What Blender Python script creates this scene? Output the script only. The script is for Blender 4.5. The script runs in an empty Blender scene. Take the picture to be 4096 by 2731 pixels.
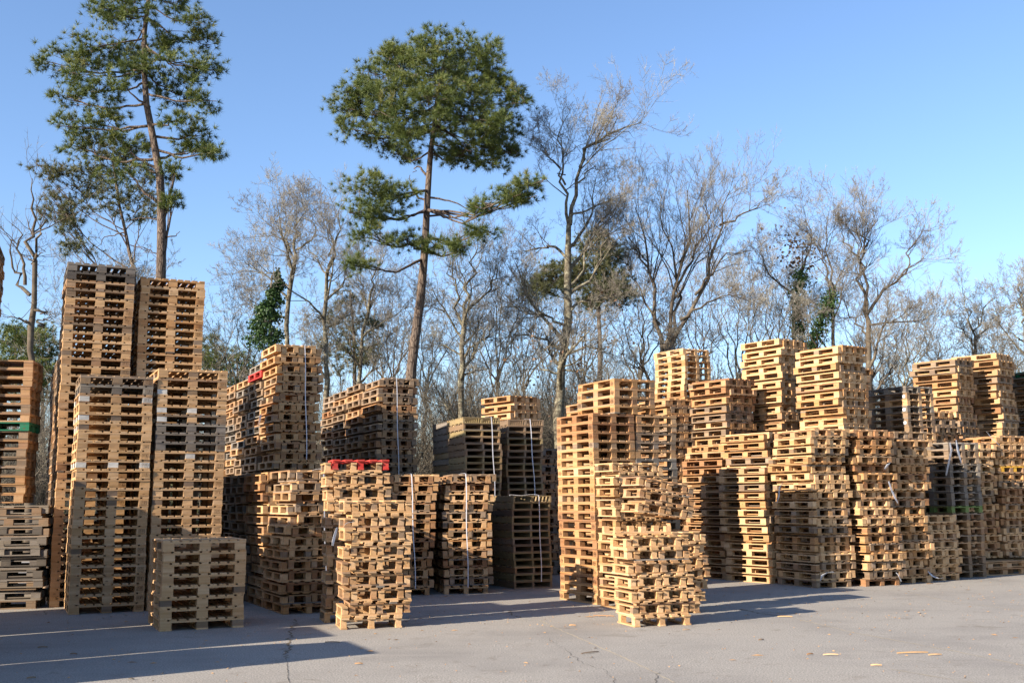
import bpy, math, random, colorsys
import numpy as np
from mathutils import Matrix, Vector
from mathutils.bvhtree import BVHTree

rnd = random.Random(7)
R = math.radians
scene = bpy.context.scene
COL = scene.collection

# ------------------------------------------------------------------ camera
EYE = 1.65
F, CX, CY = 4400.0, 2048.0, 1365.5          # of the 4096 px wide photograph
PITCH = math.atan((2000 - CY) / F)
ROLL = R(-0.4)
cd = bpy.data.cameras.new('camera')
cam = bpy.data.objects.new('camera', cd)
COL.objects.link(cam)
cd.sensor_width = 36.0
cd.lens = 36.0 * F / 4096.0
cd.clip_end = 4000
CAMROT = Matrix.Rotation(math.pi / 2 + PITCH, 3, 'X') @ Matrix.Rotation(ROLL, 3, 'Z')
cam.matrix_world = Matrix.Translation((0, 0, EYE)) @ CAMROT.to_4x4()
scene.camera = cam

# ------------------------------------------------------------------ sky and sun
SUN_EL = R(24.0)
LIGHT = Vector((0.81, 0.586, 0)).normalized()           # the way the light travels over the ground
TOSUN = Vector((-LIGHT.x * math.cos(SUN_EL), -LIGHT.y * math.cos(SUN_EL), math.sin(SUN_EL)))
world = bpy.data.worlds.new('World')
scene.world = world
world.use_nodes = True
nt = world.node_tree
nt.nodes.clear()
sky = nt.nodes.new('ShaderNodeTexSky')
sky.sky_type = 'NISHITA'
sky.sun_disc = False
sky.sun_elevation = SUN_EL
sky.sun_rotation = math.atan2(TOSUN.x, TOSUN.y)
sky.altitude = 50
sky.air_density = 1.0
sky.dust_density = 0.5
sky.ozone_density = 4.0
bg = nt.nodes.new('ShaderNodeBackground')
bg.inputs['Strength'].default_value = 0.095
wo = nt.nodes.new('ShaderNodeOutputWorld')
tint = nt.nodes.new('ShaderNodeMix'); tint.data_type = 'RGBA'; tint.blend_type = 'MULTIPLY'; tint.inputs[0].default_value = 1.0
tint.inputs[7].default_value = (1.01, .98, 1.0, 1)
nt.links.new(sky.outputs[0], tint.inputs[6]); nt.links.new(tint.outputs[2], bg.inputs['Color'])
nt.links.new(bg.outputs[0], wo.inputs['Surface'])
sl = bpy.data.lights.new('sun', 'SUN')
sl.energy = 4.9
sl.angle = R(0.53)
sl.color = (1.0, 0.88, 0.72)
sun = bpy.data.objects.new('sun', sl)
COL.objects.link(sun)
sun.rotation_euler = TOSUN.to_track_quat('Z', 'Y').to_euler()
scene.view_settings.view_transform = 'Standard'
scene.view_settings.look = 'None'
scene.view_settings.gamma = 1.0
scene.view_settings.use_curve_mapping = False
scene.view_settings.exposure = 1.42

# ------------------------------------------------------------------ helpers
def link(o, parent=None):
    COL.objects.link(o)
    if parent is not None:
        o.parent = parent
    return o

def tag(o, label=None, cat=None, group=None, kind=None):
    if label: o['label'] = label
    if cat: o['category'] = cat
    if group: o['group'] = group
    if kind: o['kind'] = kind
    return o

def mesh_np(name, V, faces_quads=None, faces_tris=None, mat=None, smooth=False):
    """mesh from numpy arrays; quads (n,4), tris (m,3)"""
    me = bpy.data.meshes.new(name)
    V = np.asarray(V, dtype=np.float32)
    me.vertices.add(len(V))
    me.vertices.foreach_set('co', V.ravel())
    loops, starts, tot = [], [], []
    pos = 0
    if faces_quads is not None and len(faces_quads):
        q = np.asarray(faces_quads, dtype=np.int32)
        loops.append(q.ravel()); starts.append(pos + 4 * np.arange(len(q))); tot.append(np.full(len(q), 4)); pos += 4 * len(q)
    if faces_tris is not None and len(faces_tris):
        t = np.asarray(faces_tris, dtype=np.int32)
        loops.append(t.ravel()); starts.append(pos + 3 * np.arange(len(t))); tot.append(np.full(len(t), 3)); pos += 3 * len(t)
    loops = np.concatenate(loops).astype(np.int32); starts = np.concatenate(starts).astype(np.int32); tot = np.concatenate(tot).astype(np.int32)
    me.loops.add(len(loops)); me.loops.foreach_set('vertex_index', loops)
    me.polygons.add(len(starts)); me.polygons.foreach_set('loop_start', starts); me.polygons.foreach_set('loop_total', tot)
    me.polygons.foreach_set('use_smooth', np.full(len(starts), bool(smooth), dtype=bool))
    me.update(calc_edges=True)
    if mat: me.materials.append(mat)
    return me

def px_at(x, y, Y):
    """the point at depth Y seen at pixel (x, y) of the photograph: used once, to survey positions"""
    d = CAMROT @ Vector(((x - CX) / F, -(y - CY) / F, -1.0))
    t = Y / d.y
    return Vector((d.x * t, Y, EYE + d.z * t))

def px_ground(x, y):
    d = CAMROT @ Vector(((x - CX) / F, -(y - CY) / F, -1.0))
    t = -EYE / d.z
    return Vector((d.x * t, d.y * t, 0))

# ------------------------------------------------------------------ materials
class NT:
    def __init__(s, name):
        s.m = bpy.data.materials.new(name); s.m.use_nodes = True
        s.t = s.m.node_tree; s.t.nodes.clear()
        s.out = s.t.nodes.new('ShaderNodeOutputMaterial')
    def n(s, typ, **kw):
        nd = s.t.nodes.new(typ)
        for k, v in kw.items():
            if k in nd.inputs: nd.inputs[k].default_value = v
            else: setattr(nd, k, v)
        return nd
    def l(s, a, b): s.t.links.new(a, b)
    def math(s, op, a, b=None, clamp=False):
        nd = s.t.nodes.new('ShaderNodeMath'); nd.operation = op; nd.use_clamp = clamp
        for i, v in enumerate((a, b)):
            if v is None: continue
            if isinstance(v, (int, float)): nd.inputs[i].default_value = v
            else: s.l(v, nd.inputs[i])
        return nd.outputs[0]
    def mix(s, f, a, b, blend='MIX'):
        nd = s.t.nodes.new('ShaderNodeMix'); nd.data_type = 'RGBA'; nd.blend_type = blend
        for i, v in ((0, f), (6, a), (7, b)):
            if isinstance(v, (int, float)): nd.inputs[i].default_value = v
            elif isinstance(v, tuple): nd.inputs[i].default_value = v
            else: s.l(v, nd.inputs[i])
        return nd.outputs[2]
    def ramp(s, f, stops, interp='LINEAR'):
        nd = s.t.nodes.new('ShaderNodeValToRGB'); nd.color_ramp.interpolation = interp
        e = nd.color_ramp.elements
        while len(e) < len(stops): e.new(0.5)
        for el, (p, c) in zip(e, stops):
            el.position = p; el.color = (*c, 1)
        s.l(f, nd.inputs[0]); return nd.outputs[0]
    def bsdf(s, col, rough=0.8, spec=0.3, bump=None, bs=0.3, bd=0.01):
        b = s.t.nodes.new('ShaderNodeBsdfPrincipled')
        if isinstance(col, tuple): b.inputs['Base Color'].default_value = (*col, 1)
        else: s.l(col, b.inputs['Base Color'])
        b.inputs['Roughness'].default_value = rough
        b.inputs['Specular IOR Level'].default_value = spec
        if bump is not None:
            bp = s.t.nodes.new('ShaderNodeBump'); bp.inputs['Strength'].default_value = bs; bp.inputs['Distance'].default_value = bd
            s.l(bump, bp.inputs['Height']); s.l(bp.outputs[0], b.inputs['Normal'])
        s.l(b.outputs[0], s.out.inputs['Surface'])
        return b

def wood(name, stops, dirt=0.5, paint=False):
    """pallet timber: colour of each piece picked from stops, grain runs along the piece's first axis"""
    t = NT(name)
    oi = t.n('ShaderNodeObjectInfo')
    at = t.n('ShaderNodeAttribute', attribute_name='tone')
    gc = t.n('ShaderNodeAttribute', attribute_name='gco')
    r = t.math('FRACT', t.math('ADD', oi.outputs['Random'], at.outputs['Fac']))
    base = t.ramp(r, stops)
    off = t.n('ShaderNodeCombineXYZ'); 
    t.l(t.math('MULTIPLY', r, 37.0), off.inputs[0]); t.l(t.math('MULTIPLY', r, 91.0), off.inputs[1])
    add = t.n('ShaderNodeVectorMath', operation='ADD'); t.l(gc.outputs['Vector'], add.inputs[0]); t.l(off.outputs[0], add.inputs[1])
    mp = t.n('ShaderNodeMapping'); mp.inputs['Scale'].default_value = (1.6, 34, 34); t.l(add.outputs[0], mp.inputs[0])
    g = t.n('ShaderNodeTexNoise', Scale=1.0, Detail=3.0, Roughness=0.6); t.l(mp.outputs[0], g.inputs['Vector'])
    fg = t.math('MULTIPLY', t.math('SUBTRACT', g.outputs[0], 0.5), 2.2 if not paint else 0.7)
    hs = t.n('ShaderNodeHueSaturation'); t.l(base, hs.inputs['Color'])
    t.l(t.math('ADD', 1.0, t.math('MULTIPLY', fg, 0.28)), hs.inputs['Value'])
    t.l(t.math('SUBTRACT', 1.0, t.math('MULTIPLY', fg, 0.12)), hs.inputs['Saturation'])
    # knots
    mk = t.n('ShaderNodeMapping'); mk.inputs['Scale'].default_value = (5, 9, 9); t.l(add.outputs[0], mk.inputs[0])
    kn = t.n('ShaderNodeTexVoronoi', Scale=1.0); t.l(mk.outputs[0], kn.inputs['Vector'])
    kf = t.math('MULTIPLY', t.math('LESS_THAN', kn.outputs['Distance'], 0.12), 0.55)
    c1 = t.mix(kf, hs.outputs[0], (0.10, 0.05, 0.025, 1))
    # weather stains in larger patches
    n2 = t.n('ShaderNodeTexNoise', Scale=5.5, Detail=4.0, Roughness=0.65); t.l(add.outputs[0], n2.inputs['Vector'])
    st = t.math('MULTIPLY', t.math('SUBTRACT', n2.outputs[0], 0.47, clamp=True), 3.2 * dirt, clamp=True)
    c2 = t.mix(st, c1, (0.13, 0.105, 0.08, 1))
    t.bsdf(c2, 0.78, 0.22, g.outputs[0], 0.5, 0.004)
    return t.m

WOOD = {
 'pale':  wood('pale_wood', [(0, (0.463, 0.284, 0.142)), (.3, (0.509, 0.335, 0.185)), (.55, (0.417, 0.242, 0.109)), (.8, (0.478, 0.299, 0.152)), (1, (0.354, 0.206, 0.099))], .12),
 'tan':   wood('tan_wood', [(0, (0.379, 0.224, 0.108)), (.25, (0.295, 0.164, 0.076)), (.45, (0.407, 0.256, 0.138)), (.65, (0.323, 0.170, 0.076)), (.85, (0.246, 0.144, 0.083)), (1, (0.421, 0.281, 0.166))], .32),
 'orange': wood('orange_wood', [(0, (0.360, 0.187, 0.075)), (.3, (0.418, 0.241, 0.110)), (.6, (0.302, 0.143, 0.055)), (.8, (0.374, 0.213, 0.095)), (1, (0.238, 0.126, 0.058))], .4),
 'worn':  wood('worn_wood', [(0, (0.197, 0.125, 0.075)), (.25, (0.249, 0.169, 0.106)), (.5, (0.144, 0.100, 0.069)), (.75, (0.216, 0.138, 0.075)), (1, (0.276, 0.206, 0.150))], .8),
 'rust':  wood('reddish_wood', [(0, (.25, .115, .05)), (.3, (.33, .17, .075)), (.6, (.20, .09, .04)), (.8, (.29, .15, .07)), (1, (.16, .08, .04))], .5),
 'chalk': wood('whitened_wood', [(0, (.50, .48, .44)), (.5, (.56, .53, .48)), (1, (.42, .39, .34))], .5),
 'grey':  wood('grey_wood', [(0, (0.145, 0.123, 0.102)), (.3, (0.196, 0.170, 0.145)), (.6, (0.102, 0.085, 0.072)), (.8, (0.170, 0.136, 0.102)), (1, (0.238, 0.204, 0.162))], .9),
 'dark':  wood('dark_wood', [(0, (.075, .062, .053)), (.4, (.10, .085, .07)), (.7, (.055, .047, .04)), (1, (.13, .11, .09))], .6),
 'olive': wood('olive_wood', [(0, (0.220, 0.168, 0.081)), (.3, (0.261, 0.193, 0.098)), (.6, (0.186, 0.137, 0.070)), (.8, (0.275, 0.200, 0.110)), (1, (0.234, 0.150, 0.075))], .5),
 'red':   wood('red_paint', [(0, (.36, .025, .022)), (.5, (.44, .04, .03)), (1, (.27, .03, .025))], .55, True),
 'green': wood('green_paint', [(0, (.015, .13, .07)), (.5, (.02, .17, .09)), (1, (.015, .10, .06))], .35, True),
 'lime':  wood('lime_paint', [(0, (.11, .16, .045)), (.5, (.14, .19, .06)), (1, (.16, .14, .07))], .5, True),
 'yellow': wood('yellow_paint', [(0, (.55, .30, .03)), (.5, (.60, .34, .05)), (1, (.5, .26, .03))], .35, True),
}
TONES = list(WOOD)

# ------------------------------------------------------------------ pallet kinds
def spread(n, W, w):                       # n boards of width w across W
    if n == 1: return [(W / 2, w)]
    return [(w / 2 + i * (W - w) / (n - 1), w) for i in range(n)]

def pallet_pieces(W, L, t=.022, hb=.078, deck=None, bw=.10, swap=False):
    """block pallet: (name, cx, cy, cz, sx, sy, sz); deck boards and skids run along y"""
    P = []
    xs = [bw / 2, W / 2, W - bw / 2]; ys = [.0725, L / 2, L - .0725]
    for x in xs: P.append(('bottom_board', x, L / 2, t / 2, bw, L, t))
    for x in xs:
        for y in ys: P.append(('block', x, y, t + hb / 2, bw - .004, .141, hb))
    for y in ys: P.append(('stringer_board', W / 2, y, t * 1.5 + hb, W, .145, t))
    for x, w in (deck or spread(5, W, .12)): P.append(('deck_board', x, L / 2, t * 2.5 + hb, w, L, t))
    if swap: P = [(n, y, x, z, sy, sx, sz) for n, x, y, z, sx, sy, sz in P]
    return P

def small_pieces(t, hb):
    P = pallet_pieces(.8, .6, t, hb, spread(5, .8, .105), .080)
    return [(n, x, y, z, sx, .10 if n in ('block', 'stringer_board') else sy, sz) for n, x, y, z, sx, sy, sz in P if not (n in ('block', 'stringer_board') and abs(y - .3) < .01)]

def stringer_pieces(W, L, t=.018, hb=.094):
    P = []
    for x in (.02, W / 2, W - .02): P.append(('stringer', x, L / 2, t + hb / 2, .04, L - .006, hb))
    for y, w in spread(5, L, .09): P.append(('bottom_board', W / 2, y, t / 2, W, w, t))
    for y, w in spread(8, L, .09): P.append(('deck_board', W / 2, y, t * 1.5 + hb, W, w, t))
    return P

euro_deck = [(.0725, .145), (.236, .1), (.4, .145), (.564, .1), (.7275, .145)]
KIND = {   # W, L, height, pitch of a nested pair, pieces
 'euro':  (.8, 1.2, .144, .188, pallet_pieces(.8, 1.2, deck=euro_deck, bw=.100)),
 'eurox': (1.2, .8, .144, .188, pallet_pieces(.8, 1.2, deck=euro_deck, bw=.100, swap=True)),
 'wide':  (1.08, 1.2, .144, .188, pallet_pieces(1.08, 1.2, deck=spread(9, 1.08, .092), bw=.15)),
 'light': (.8, 1.2, .129, .164, pallet_pieces(.8, 1.2, .0172, .0774, spread(5, .8, .11), .086)),
 'lightx': (1.2, .8, .129, .164, pallet_pieces(.8, 1.2, .0172, .0774, spread(5, .8, .11), .086, swap=True)),
 'half':  (.8, .6, .144, .188, small_pieces(.022, .078)),
 'halfl': (.8, .6, .132, .171, small_pieces(.0185, .0765)),
 'open':  (.8, 1.2, .146, .188, pallet_pieces(.8, 1.2, .019, .089, spread(5, .8, .075), .09)),
 'stringer': (.8, 1.2, .133, .266, stringer_pieces(.8, 1.2)),
}

# ------------------------------------------------------------------ stacks
# key: (corner nearest the camera, yaw in degrees, kind, layers, nested pairs?, base height, jitter, tones, lean, description)
STACKS = []
def stack(key, x, y, yaw, kind, n, pair=False, z=0.0, jit=.008, tones='pale', lean=(0, 0), desc='', tone_at=None, tilt=0.0, dy=.004, strap=None, names=None):
    STACKS.append(dict(key=key, x=x, y=y, yaw=R(yaw), kind=kind, n=n, pair=pair, z=z, jit=jit, tones=tones, lean=lean,
                       desc=desc, tone_at=tone_at or {}, tilt=R(tilt), gap=dy, strap=strap))

MIXP = 'pale pale pale tan pale orange worn orange'.split()
MIXT = 'tan tan pale orange worn tan pale rust orange'.split()
MIXW = 'worn worn tan grey tan'.split()
MIXSHADE = 'worn worn tan worn rust'.split()  # darker browns put the shade over the dark high stacks into their wood
MIXD = 'worn grey tan worn'.split()
# left of the picture
stack('NS', -4.59, 14.62, 25, 'wide', 8, tones=['pale'], jit=.012, desc='low stack of pale pallets standing alone in front')
stack('L1', -6.67, 16.87, 25, 'wide', 25, tones=['pale'], jit=.006, lean=(.004, 0), desc='left one of the two front tall stacks', tone_at={0: 'worn', 1: 'grey', 2: 'tan'})
stack('L2', -5.66, 17.36, 25, 'wide', 26, tones=['pale'], jit=.006, lean=(.016, 0), desc='right one of the two front tall stacks', tone_at={7: 'grey', 6: 'grey', 5: 'worn', 8: 'grey', 1: 'tan'})
stack('T1', -7.45, 18.05, 25, 'wide', 39, tones=['pale', 'pale', 'tan'], jit=.008, desc='tallest tower at the back left', tone_at={0: 'grey', 1: 'dark', 3: 'worn', 7: 'worn'})
stack('T2', -6.4, 18.62, 25, 'wide', 38, tones=['pale', 'pale', 'pale', 'orange'], jit=.008, desc='tall tower standing before the leaning pine trunk')
stack('D1', -8.05, 19.35, 25, 'wide', 29, tones=['worn', 'tan'], jit=.01, desc='dark stack hidden behind the tallest tower')
stack('D2', -8.58, 20.5, 25, 'wide', 29, tones=['worn', 'tan'], jit=.01, desc='rear stack behind the tallest tower')
stack('A0', -8.78, 17.65, 12, 'lightx', 10, True, tones=['grey', 'worn', 'dark', 'grey'], jit=.03, desc='stack at the left picture edge')
stack('A1', -9.1, 17.72, 12, 'eurox', 16, z=1.66, tones=['tan', 'worn', 'tan'], jit=.02, desc='upper stack at the left picture edge', tone_at={7: 'green', 1: 'tan', 0: 'tan'})
stack('A2', -10.27, 19.6, 20, 'euro', 44, tones=['tan', 'orange', 'worn'], jit=.02, desc='high tower cut by the left picture edge')
# out of the frame on the left: the stacks whose shade crosses the yard
stack('S1', -7.62, 8.60, 25, 'wide', 17, tones=['pale'], desc='stack outside the left of the frame')
stack('S1b', -6.70, 8.86, 25, 'euro', 17, tones=['pale'], desc='stack outside the left of the frame')
stack('S2', -7.42, 10.45, 24, 'euro', 17, tones=['pale'], desc='stack outside the left of the frame')
stack('S2b', -8.20, 10.1, 24, 'euro', 17, tones=['pale'], desc='stack outside the left of the frame')
stack('S3', -8.27, 11.52, 23, 'wide', 28, tones=['pale'], desc='stack outside the left of the frame')
stack('S4', -8.95, 12.85, 23, 'wide', 27, tones=['pale'], desc='stack outside the left of the frame')
stack('S5', -9.60, 14.30, 23, 'wide', 22, tones=['pale'], desc='stack outside the left of the frame')
stack('S6', -10.1, 12.6, 23, 'wide', 27, tones=['pale'], desc='stack outside the left of the frame')
stack('S8', -10.02, 16.88, 25, 'wide', 42, tones=['pale'], desc='stack outside the left of the frame')
stack('S7', -10.6, 13.9, 23, 'wide', 24, tones=['pale'], desc='stack outside the left of the frame')
# strapped stacks left of the middle
stack('M1', -3.42, 16.69, 26, 'light', 13, True, tones=MIXT, jit=.04, desc='low strapped stack left of the red pallet', strap=.62)
stack('M1b', -3.97, 17.82, 26, 'light', 13, True, tones=MIXT, jit=.04, desc='low stack behind the low strapped one')
stack('M1c', -4.52, 18.95, 26, 'light', 13, True, tones=MIXD, jit=.03, desc='dark low stack second behind the low strapped one')
stack('M2', -4.62, 21.3, 26, 'euro', 25, True, tones=['tan', 'orange', 'pale', 'tan'], jit=.03, desc='high strapped stack left above the red pallet', strap=.62)
stack('M2b', -5.17, 22.45, 26, 'euro', 24, True, tones=MIXW, jit=.03, desc='stack first behind the high strapped one', tone_at={1: 'red', 0: 'worn'})
stack('M2c', -5.72, 23.6, 26, 'euro', 23, True, tones=MIXW, jit=.05, desc='stack second behind the high strapped one')
stack('M2d', -6.27, 24.75, 26, 'euro', 23, True, tones=MIXW, jit=.05, desc='stack third behind the high strapped one')
stack('M1d', -5.07, 20.08, 26, 'light', 13, True, tones=MIXD, jit=.03, desc='dark low stack third behind the low strapped one')
stack('M1e', -5.85, 21.3, 26, 'light', 13, True, tones=MIXD, jit=.03, desc='dark low stack fourth behind the low strapped one')
stack('M2e', -6.82, 25.9, 26, 'euro', 23, True, tones=MIXW, jit=.05, desc='stack fourth behind the high strapped one')
stack('RA', -2.25, 14.68, 16, 'half', 9, True, tones=['pale', 'pale', 'tan'], jit=.014, desc='front sunlit stack below the red pallet', lean=(-.01, 0))
stack('RB', -2.60, 15.50, 16, 'half', 12, True, tones=['pale', 'pale', 'tan'], jit=.016, desc='stack crowned by the red pallet', tone_at={'top': 'red'})
stack('N1a', -2.27, 19.75, 13, 'light', 13, True, tones=MIXT, jit=.03, desc='shaded strapped stack right behind the red pallet', strap=.5)
stack('N1b', -1.24, 20.05, 13, 'light', 13, True, tones=MIXT, jit=.03, desc='shaded strapped stack in the middle', strap=.42)
stack('N1c', -2.55, 21.05, 13, 'light', 13, True, tones=MIXW, jit=.03, desc='stack behind the shaded strapped ones')
stack('N1d', -1.52, 21.35, 13, 'light', 11, True, tones=MIXW, jit=.03, desc='stack behind the shaded middle stack')
stack('N2', -2.95, 24.0, 24, 'euro', 23, True, tones=MIXSHADE, jit=.03, desc='dark high strapped stack left of the middle', strap=.45)
stack('N2b', -3.46, 25.15, 24, 'euro', 23, True, tones=MIXSHADE, jit=.04, desc='first stack behind the dark high one')
stack('N2c', -3.98, 26.3, 24, 'euro', 23, True, tones=MIXSHADE, jit=.04, desc='second stack behind the dark high one')
stack('N2d', -4.5, 27.45, 24, 'euro', 23, True, tones=MIXSHADE, jit=.04, desc='third stack behind the dark high one')
stack('P1', -.97, 22.55, 20, 'stringer', 25, tones=['olive', 'olive', 'worn'], jit=.018, desc='high solid-sided stack in the middle', strap=.6)
stack('P1b', -1.40, 23.80, 20, 'stringer', 25, tones=['olive', 'grey'], jit=.018, desc='solid-sided stack behind the high middle one')
stack('P2', -.12, 23.35, 18, 'stringer', 25, tones=['olive', 'tan', 'worn'], jit=.018, desc='strapped stack right of the high solid-sided one', strap=.55)
stack('P3', .01, 21.11, 24, 'stringer', 13, tones=['olive', 'olive', 'worn'], jit=.015, desc='low solid-sided stack in the middle', strap=.55)
stack('Q1', -.07, 26.2, 36, 'euro', 22, True, tones=['pale', 'orange', 'orange'], jit=.04, desc='sunlit orange stack behind the solid-sided ones')
stack('R0', .55, 24.9, 20, 'euro', 15, True, tones=MIXW, jit=.03, desc='dark stack just left of the brown corner stack')
# the brown corner group right of the middle
stack('E1', 1.32, 17.87, 27, 'euro', 21, tones=['orange', 'orange', 'rust', 'tan'], jit=.012, desc='brown corner stack right of the middle', tone_at={6: 'pale'})
stack('E2', 2.06, 18.25, 27, 'euro', 21, tones=['worn', 'tan', 'rust', 'grey'], jit=.012, desc='greyish stack right beside the brown corner stack', tone_at={0: 'tan'})
stack('E3', 1.68, 18.05, 27, 'euro', 4, z=3.05, tones=['orange', 'tan'], jit=.012, desc='pile lying across the brown corner stack', lean=(.02, 0))
stack('EB', 1.60, 20.5, 27, 'euro', 24, tones=['tan', 'orange'], jit=.02, desc='stack behind the brown corner stack')
stack('ED', 3.5, 25.2, 27, 'euro', 21, True, tones=['tan', 'orange', 'worn'], jit=.03, desc='stack behind the greyish stack')
stack('F1', 1.6, 17.1, 24, 'halfl', 13, True, tones=MIXP, jit=.016, desc='pale stack leaning on the brown corner stack', lean=(-.015, .01))
stack('G1', 1.58, 14.73, 17, 'halfl', 7, True, tones=['pale', 'pale', 'tan'], jit=.018, desc='front toppling pile right of the middle', lean=(-.10, .03))
stack('H1', 1.98, 16.22, 20, 'halfl', 7, True, tones=['pale', 'tan'], jit=.03, desc='pile under the tipped pallets')
stack('H2', 1.80, 16.15, 20, 'halfl', 3, True, z=1.32, tones=['pale', 'tan', 'tan'], jit=.015, tilt=8.5, desc='tipped pile of slanting pallets')
# right side
stack('U1', 4.18, 26.6, 30, 'open', 36, tones=['pale', 'pale', 'orange'], jit=.02, desc='high pale see-through stack right of the middle')
stack('U2', 4.8, 24.6, 33, 'euro', 23, True, tones=['orange', 'tan', 'worn'], jit=.04, desc='orange stack before the see-through one', lean=(-.006, 0), tone_at={0: 'rust', 1: 'rust', 2: 'rust'})
stack('U3', 4.4, 23.1, 34, 'light', 17, True, tones=MIXT, jit=.04, desc='lower orange stack right of the tipped pile')
stack('K1', 5.06, 21.97, 36, 'light', 18, True, tones=MIXP, jit=.045, desc='half shaded stack left of the big right corner', tone_at={2: 'worn', 3: 'worn'})
stack('K2', 5.61, 20.82, 23, 'light', 18, True, tones=MIXP, jit=.045, desc='big right corner stack')
stack('I1', 6.07, 24.9, 35, 'euro', 28, True, tones=MIXP, jit=.045, desc='tallest bright stack on the right', lean=(.003, 0))
stack('J1', 6.98, 23.35, 33, 'euro', 26, True, tones=MIXP, jit=.04, desc='bright high stack above the big right corner')
stack('J2', 7.85, 25.9, 30, 'euro', 25, True, tones=MIXT, jit=.05, desc='stack behind the bright high one')
stack('R1', 6.62, 21.12, 22, 'light', 18, True, tones=MIXT, jit=.06, desc='first stack right of the big corner')
stack('R2', 7.42, 21.75, 20, 'light', 18, True, tones=MIXT, jit=.06, desc='second stack right of the big corner')
stack('R3a', 8.25, 22.3, 24, 'light', 8, True, tones=['pale', 'pale', 'tan'], jit=.035, desc='low front stack third right of the big corner')
stack('R3', 8.3, 23.65, 22, 'light', 17, True, tones=MIXT, jit=.03, desc='stack behind the low front one')
stack('R4', 9.12, 23.15, 20, 'open', 19, tones=['grey', 'tan', 'worn'], jit=.02, desc='grey see-through stack at the right', tone_at={9: 'lime'})
stack('R5', 9.95, 23.75, 22, 'lightx', 2, True, tones=['tan', 'olive'], jit=.03, desc='pair of long pallets at the right edge foot')
stack('R5b', 9.85, 24.1, 22, 'light', 15, True, z=.34, tones=MIXT, jit=.03, desc='narrow stack at the right')
stack('R6', 10.75, 24.45, 22, 'light', 16, True, z=.34, tones=MIXT, jit=.03, desc='stack at the right picture edge', tone_at={4: 'yellow'})
stack('R6b', 11.3, 24.7, 22, 'lightx', 2, True, tones=['tan', 'olive'], jit=.03, desc='long pallets at the foot of the right edge')
stack('R7', 11.7, 25.4, 22, 'light', 18, True, tones=MIXT, jit=.03, desc='stack outside the right edge')
stack('V1', 8.78, 24.4, 26, 'open', 28, tones=['pale', 'tan', 'worn', 'grey'], jit=.01, desc='thin-boarded see-through stack at the right')
stack('W1', 11.15, 27.3, 40, 'euro', 27, True, tones=MIXT, jit=.05, desc='high rear stack at the right')
stack('W2', 12.35, 27.9, 40, 'euro', 28, True, tones=MIXT, jit=.05, desc='highest rear stack near the right edge')
stack('W3', 13.5, 28.5, 26, 'euro', 26, True, tones=MIXW, jit=.04, desc='rear stack cut by the right picture edge', tone_at={0: 'green'})
stack('W0', 10.2, 27.0, 26, 'euro', 20, True, tones=MIXT, jit=.04, desc='lower rear stack at the right')

# ------------------------------------------------------------------ expand stacks into pallets
PALLETS = []      # dict(M, kind, tone, label...)
NUM = ['top', 'second', 'third', 'fourth', 'fifth', 'sixth', 'seventh', 'eighth', 'ninth', 'tenth', 'eleventh', 'twelfth', 'thirteenth', 'fourteenth',
       'fifteenth', 'sixteenth', 'seventeenth', 'eighteenth', 'nineteenth', 'twentieth', 'twenty-first', 'twenty-second', 'twenty-third', 'twenty-fourth',
       'twenty-fifth', 'twenty-sixth', 'twenty-seventh', 'twenty-eighth', 'twenty-ninth', 'thirtieth']
def ordinal(k):
    return NUM[k] if k < len(NUM) else 'layer %d' % (k + 1)
def g(s): return rnd.gauss(0, s)
for s in STACKS:
    W, L, h, hp, _ = KIND[s['kind']]
    base = Matrix.Translation((s['x'], s['y'], s['z'])) @ Matrix.Rotation(s['yaw'], 4, 'Z')
    if s['tilt']:
        base = base @ Matrix.Translation((W + .2, 0, 0)) @ Matrix.Rotation(s['tilt'], 4, 'Y') @ Matrix.Translation((-W - .2, 0, 0))
    z = 0.001
    wx = wy = 0.0
    for k in range(s['n']):
        fromtop = s['n'] - 1 - k
        tone = s['tone_at'].get(fromtop, None)
        jit = s['jit']
        wx = wx * .8 + g(jit * .7); wy = wy * .8 + g(jit * .6)
        if k == 0: wx = wy = 0
        jy = g(jit * .5)
        sh = s['lean'][0] * z; shy = s['lean'][1] * z
        def put(M, which, tn, inv):
            PALLETS.append(dict(M=M, kind=s['kind'], tone=tn or rnd.choice(s['tones']), s=s, k=fromtop, which=which, inv=inv))
        if not s['pair']:
            M = base @ Matrix.Translation((sh + wx, shy + wy, z)) @ Matrix.Rotation(jy, 4, 'Z')
            put(M, '', tone, False)
            z += h + max(0.0005, abs(g(s['gap'] * .3)))
        else:
            fl = rnd.random() < .35
            dd = .118 if s['kind'].startswith('euro') else .102
            dA, dB = (dd, 0) if fl else (0, dd)
            dA += 0; offy = g(jit * .8)
            if k == 0 and s['z'] == 0:
                # the bottom pallet stands upright on its own
                M = base @ Matrix.Translation((0, 0, z)) @ Matrix.Rotation(g(.006), 4, 'Z')
                put(M, 'single', None, False)
                z += h + .001
                continue
            Mi = base @ Matrix.Translation((sh + wx, shy + wy, z)) @ Matrix.Rotation(jy, 4, 'Z')
            MA = Mi @ Matrix.Translation((dA, 0, 0)) @ Matrix.Translation((W, 0, h)) @ Matrix.Rotation(math.pi, 4, 'Y')
            MB = Mi @ Matrix.Translation((dB, offy, hp - h + .0005))
            top = s['tone_at'].get('top') if fromtop == 0 else None
            put(MA, 'lower', None, True)
            put(MB, 'upper', top or tone, False)
            z += hp + .001 + abs(g(s['gap'] * .4))
    s['top'] = z
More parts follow.
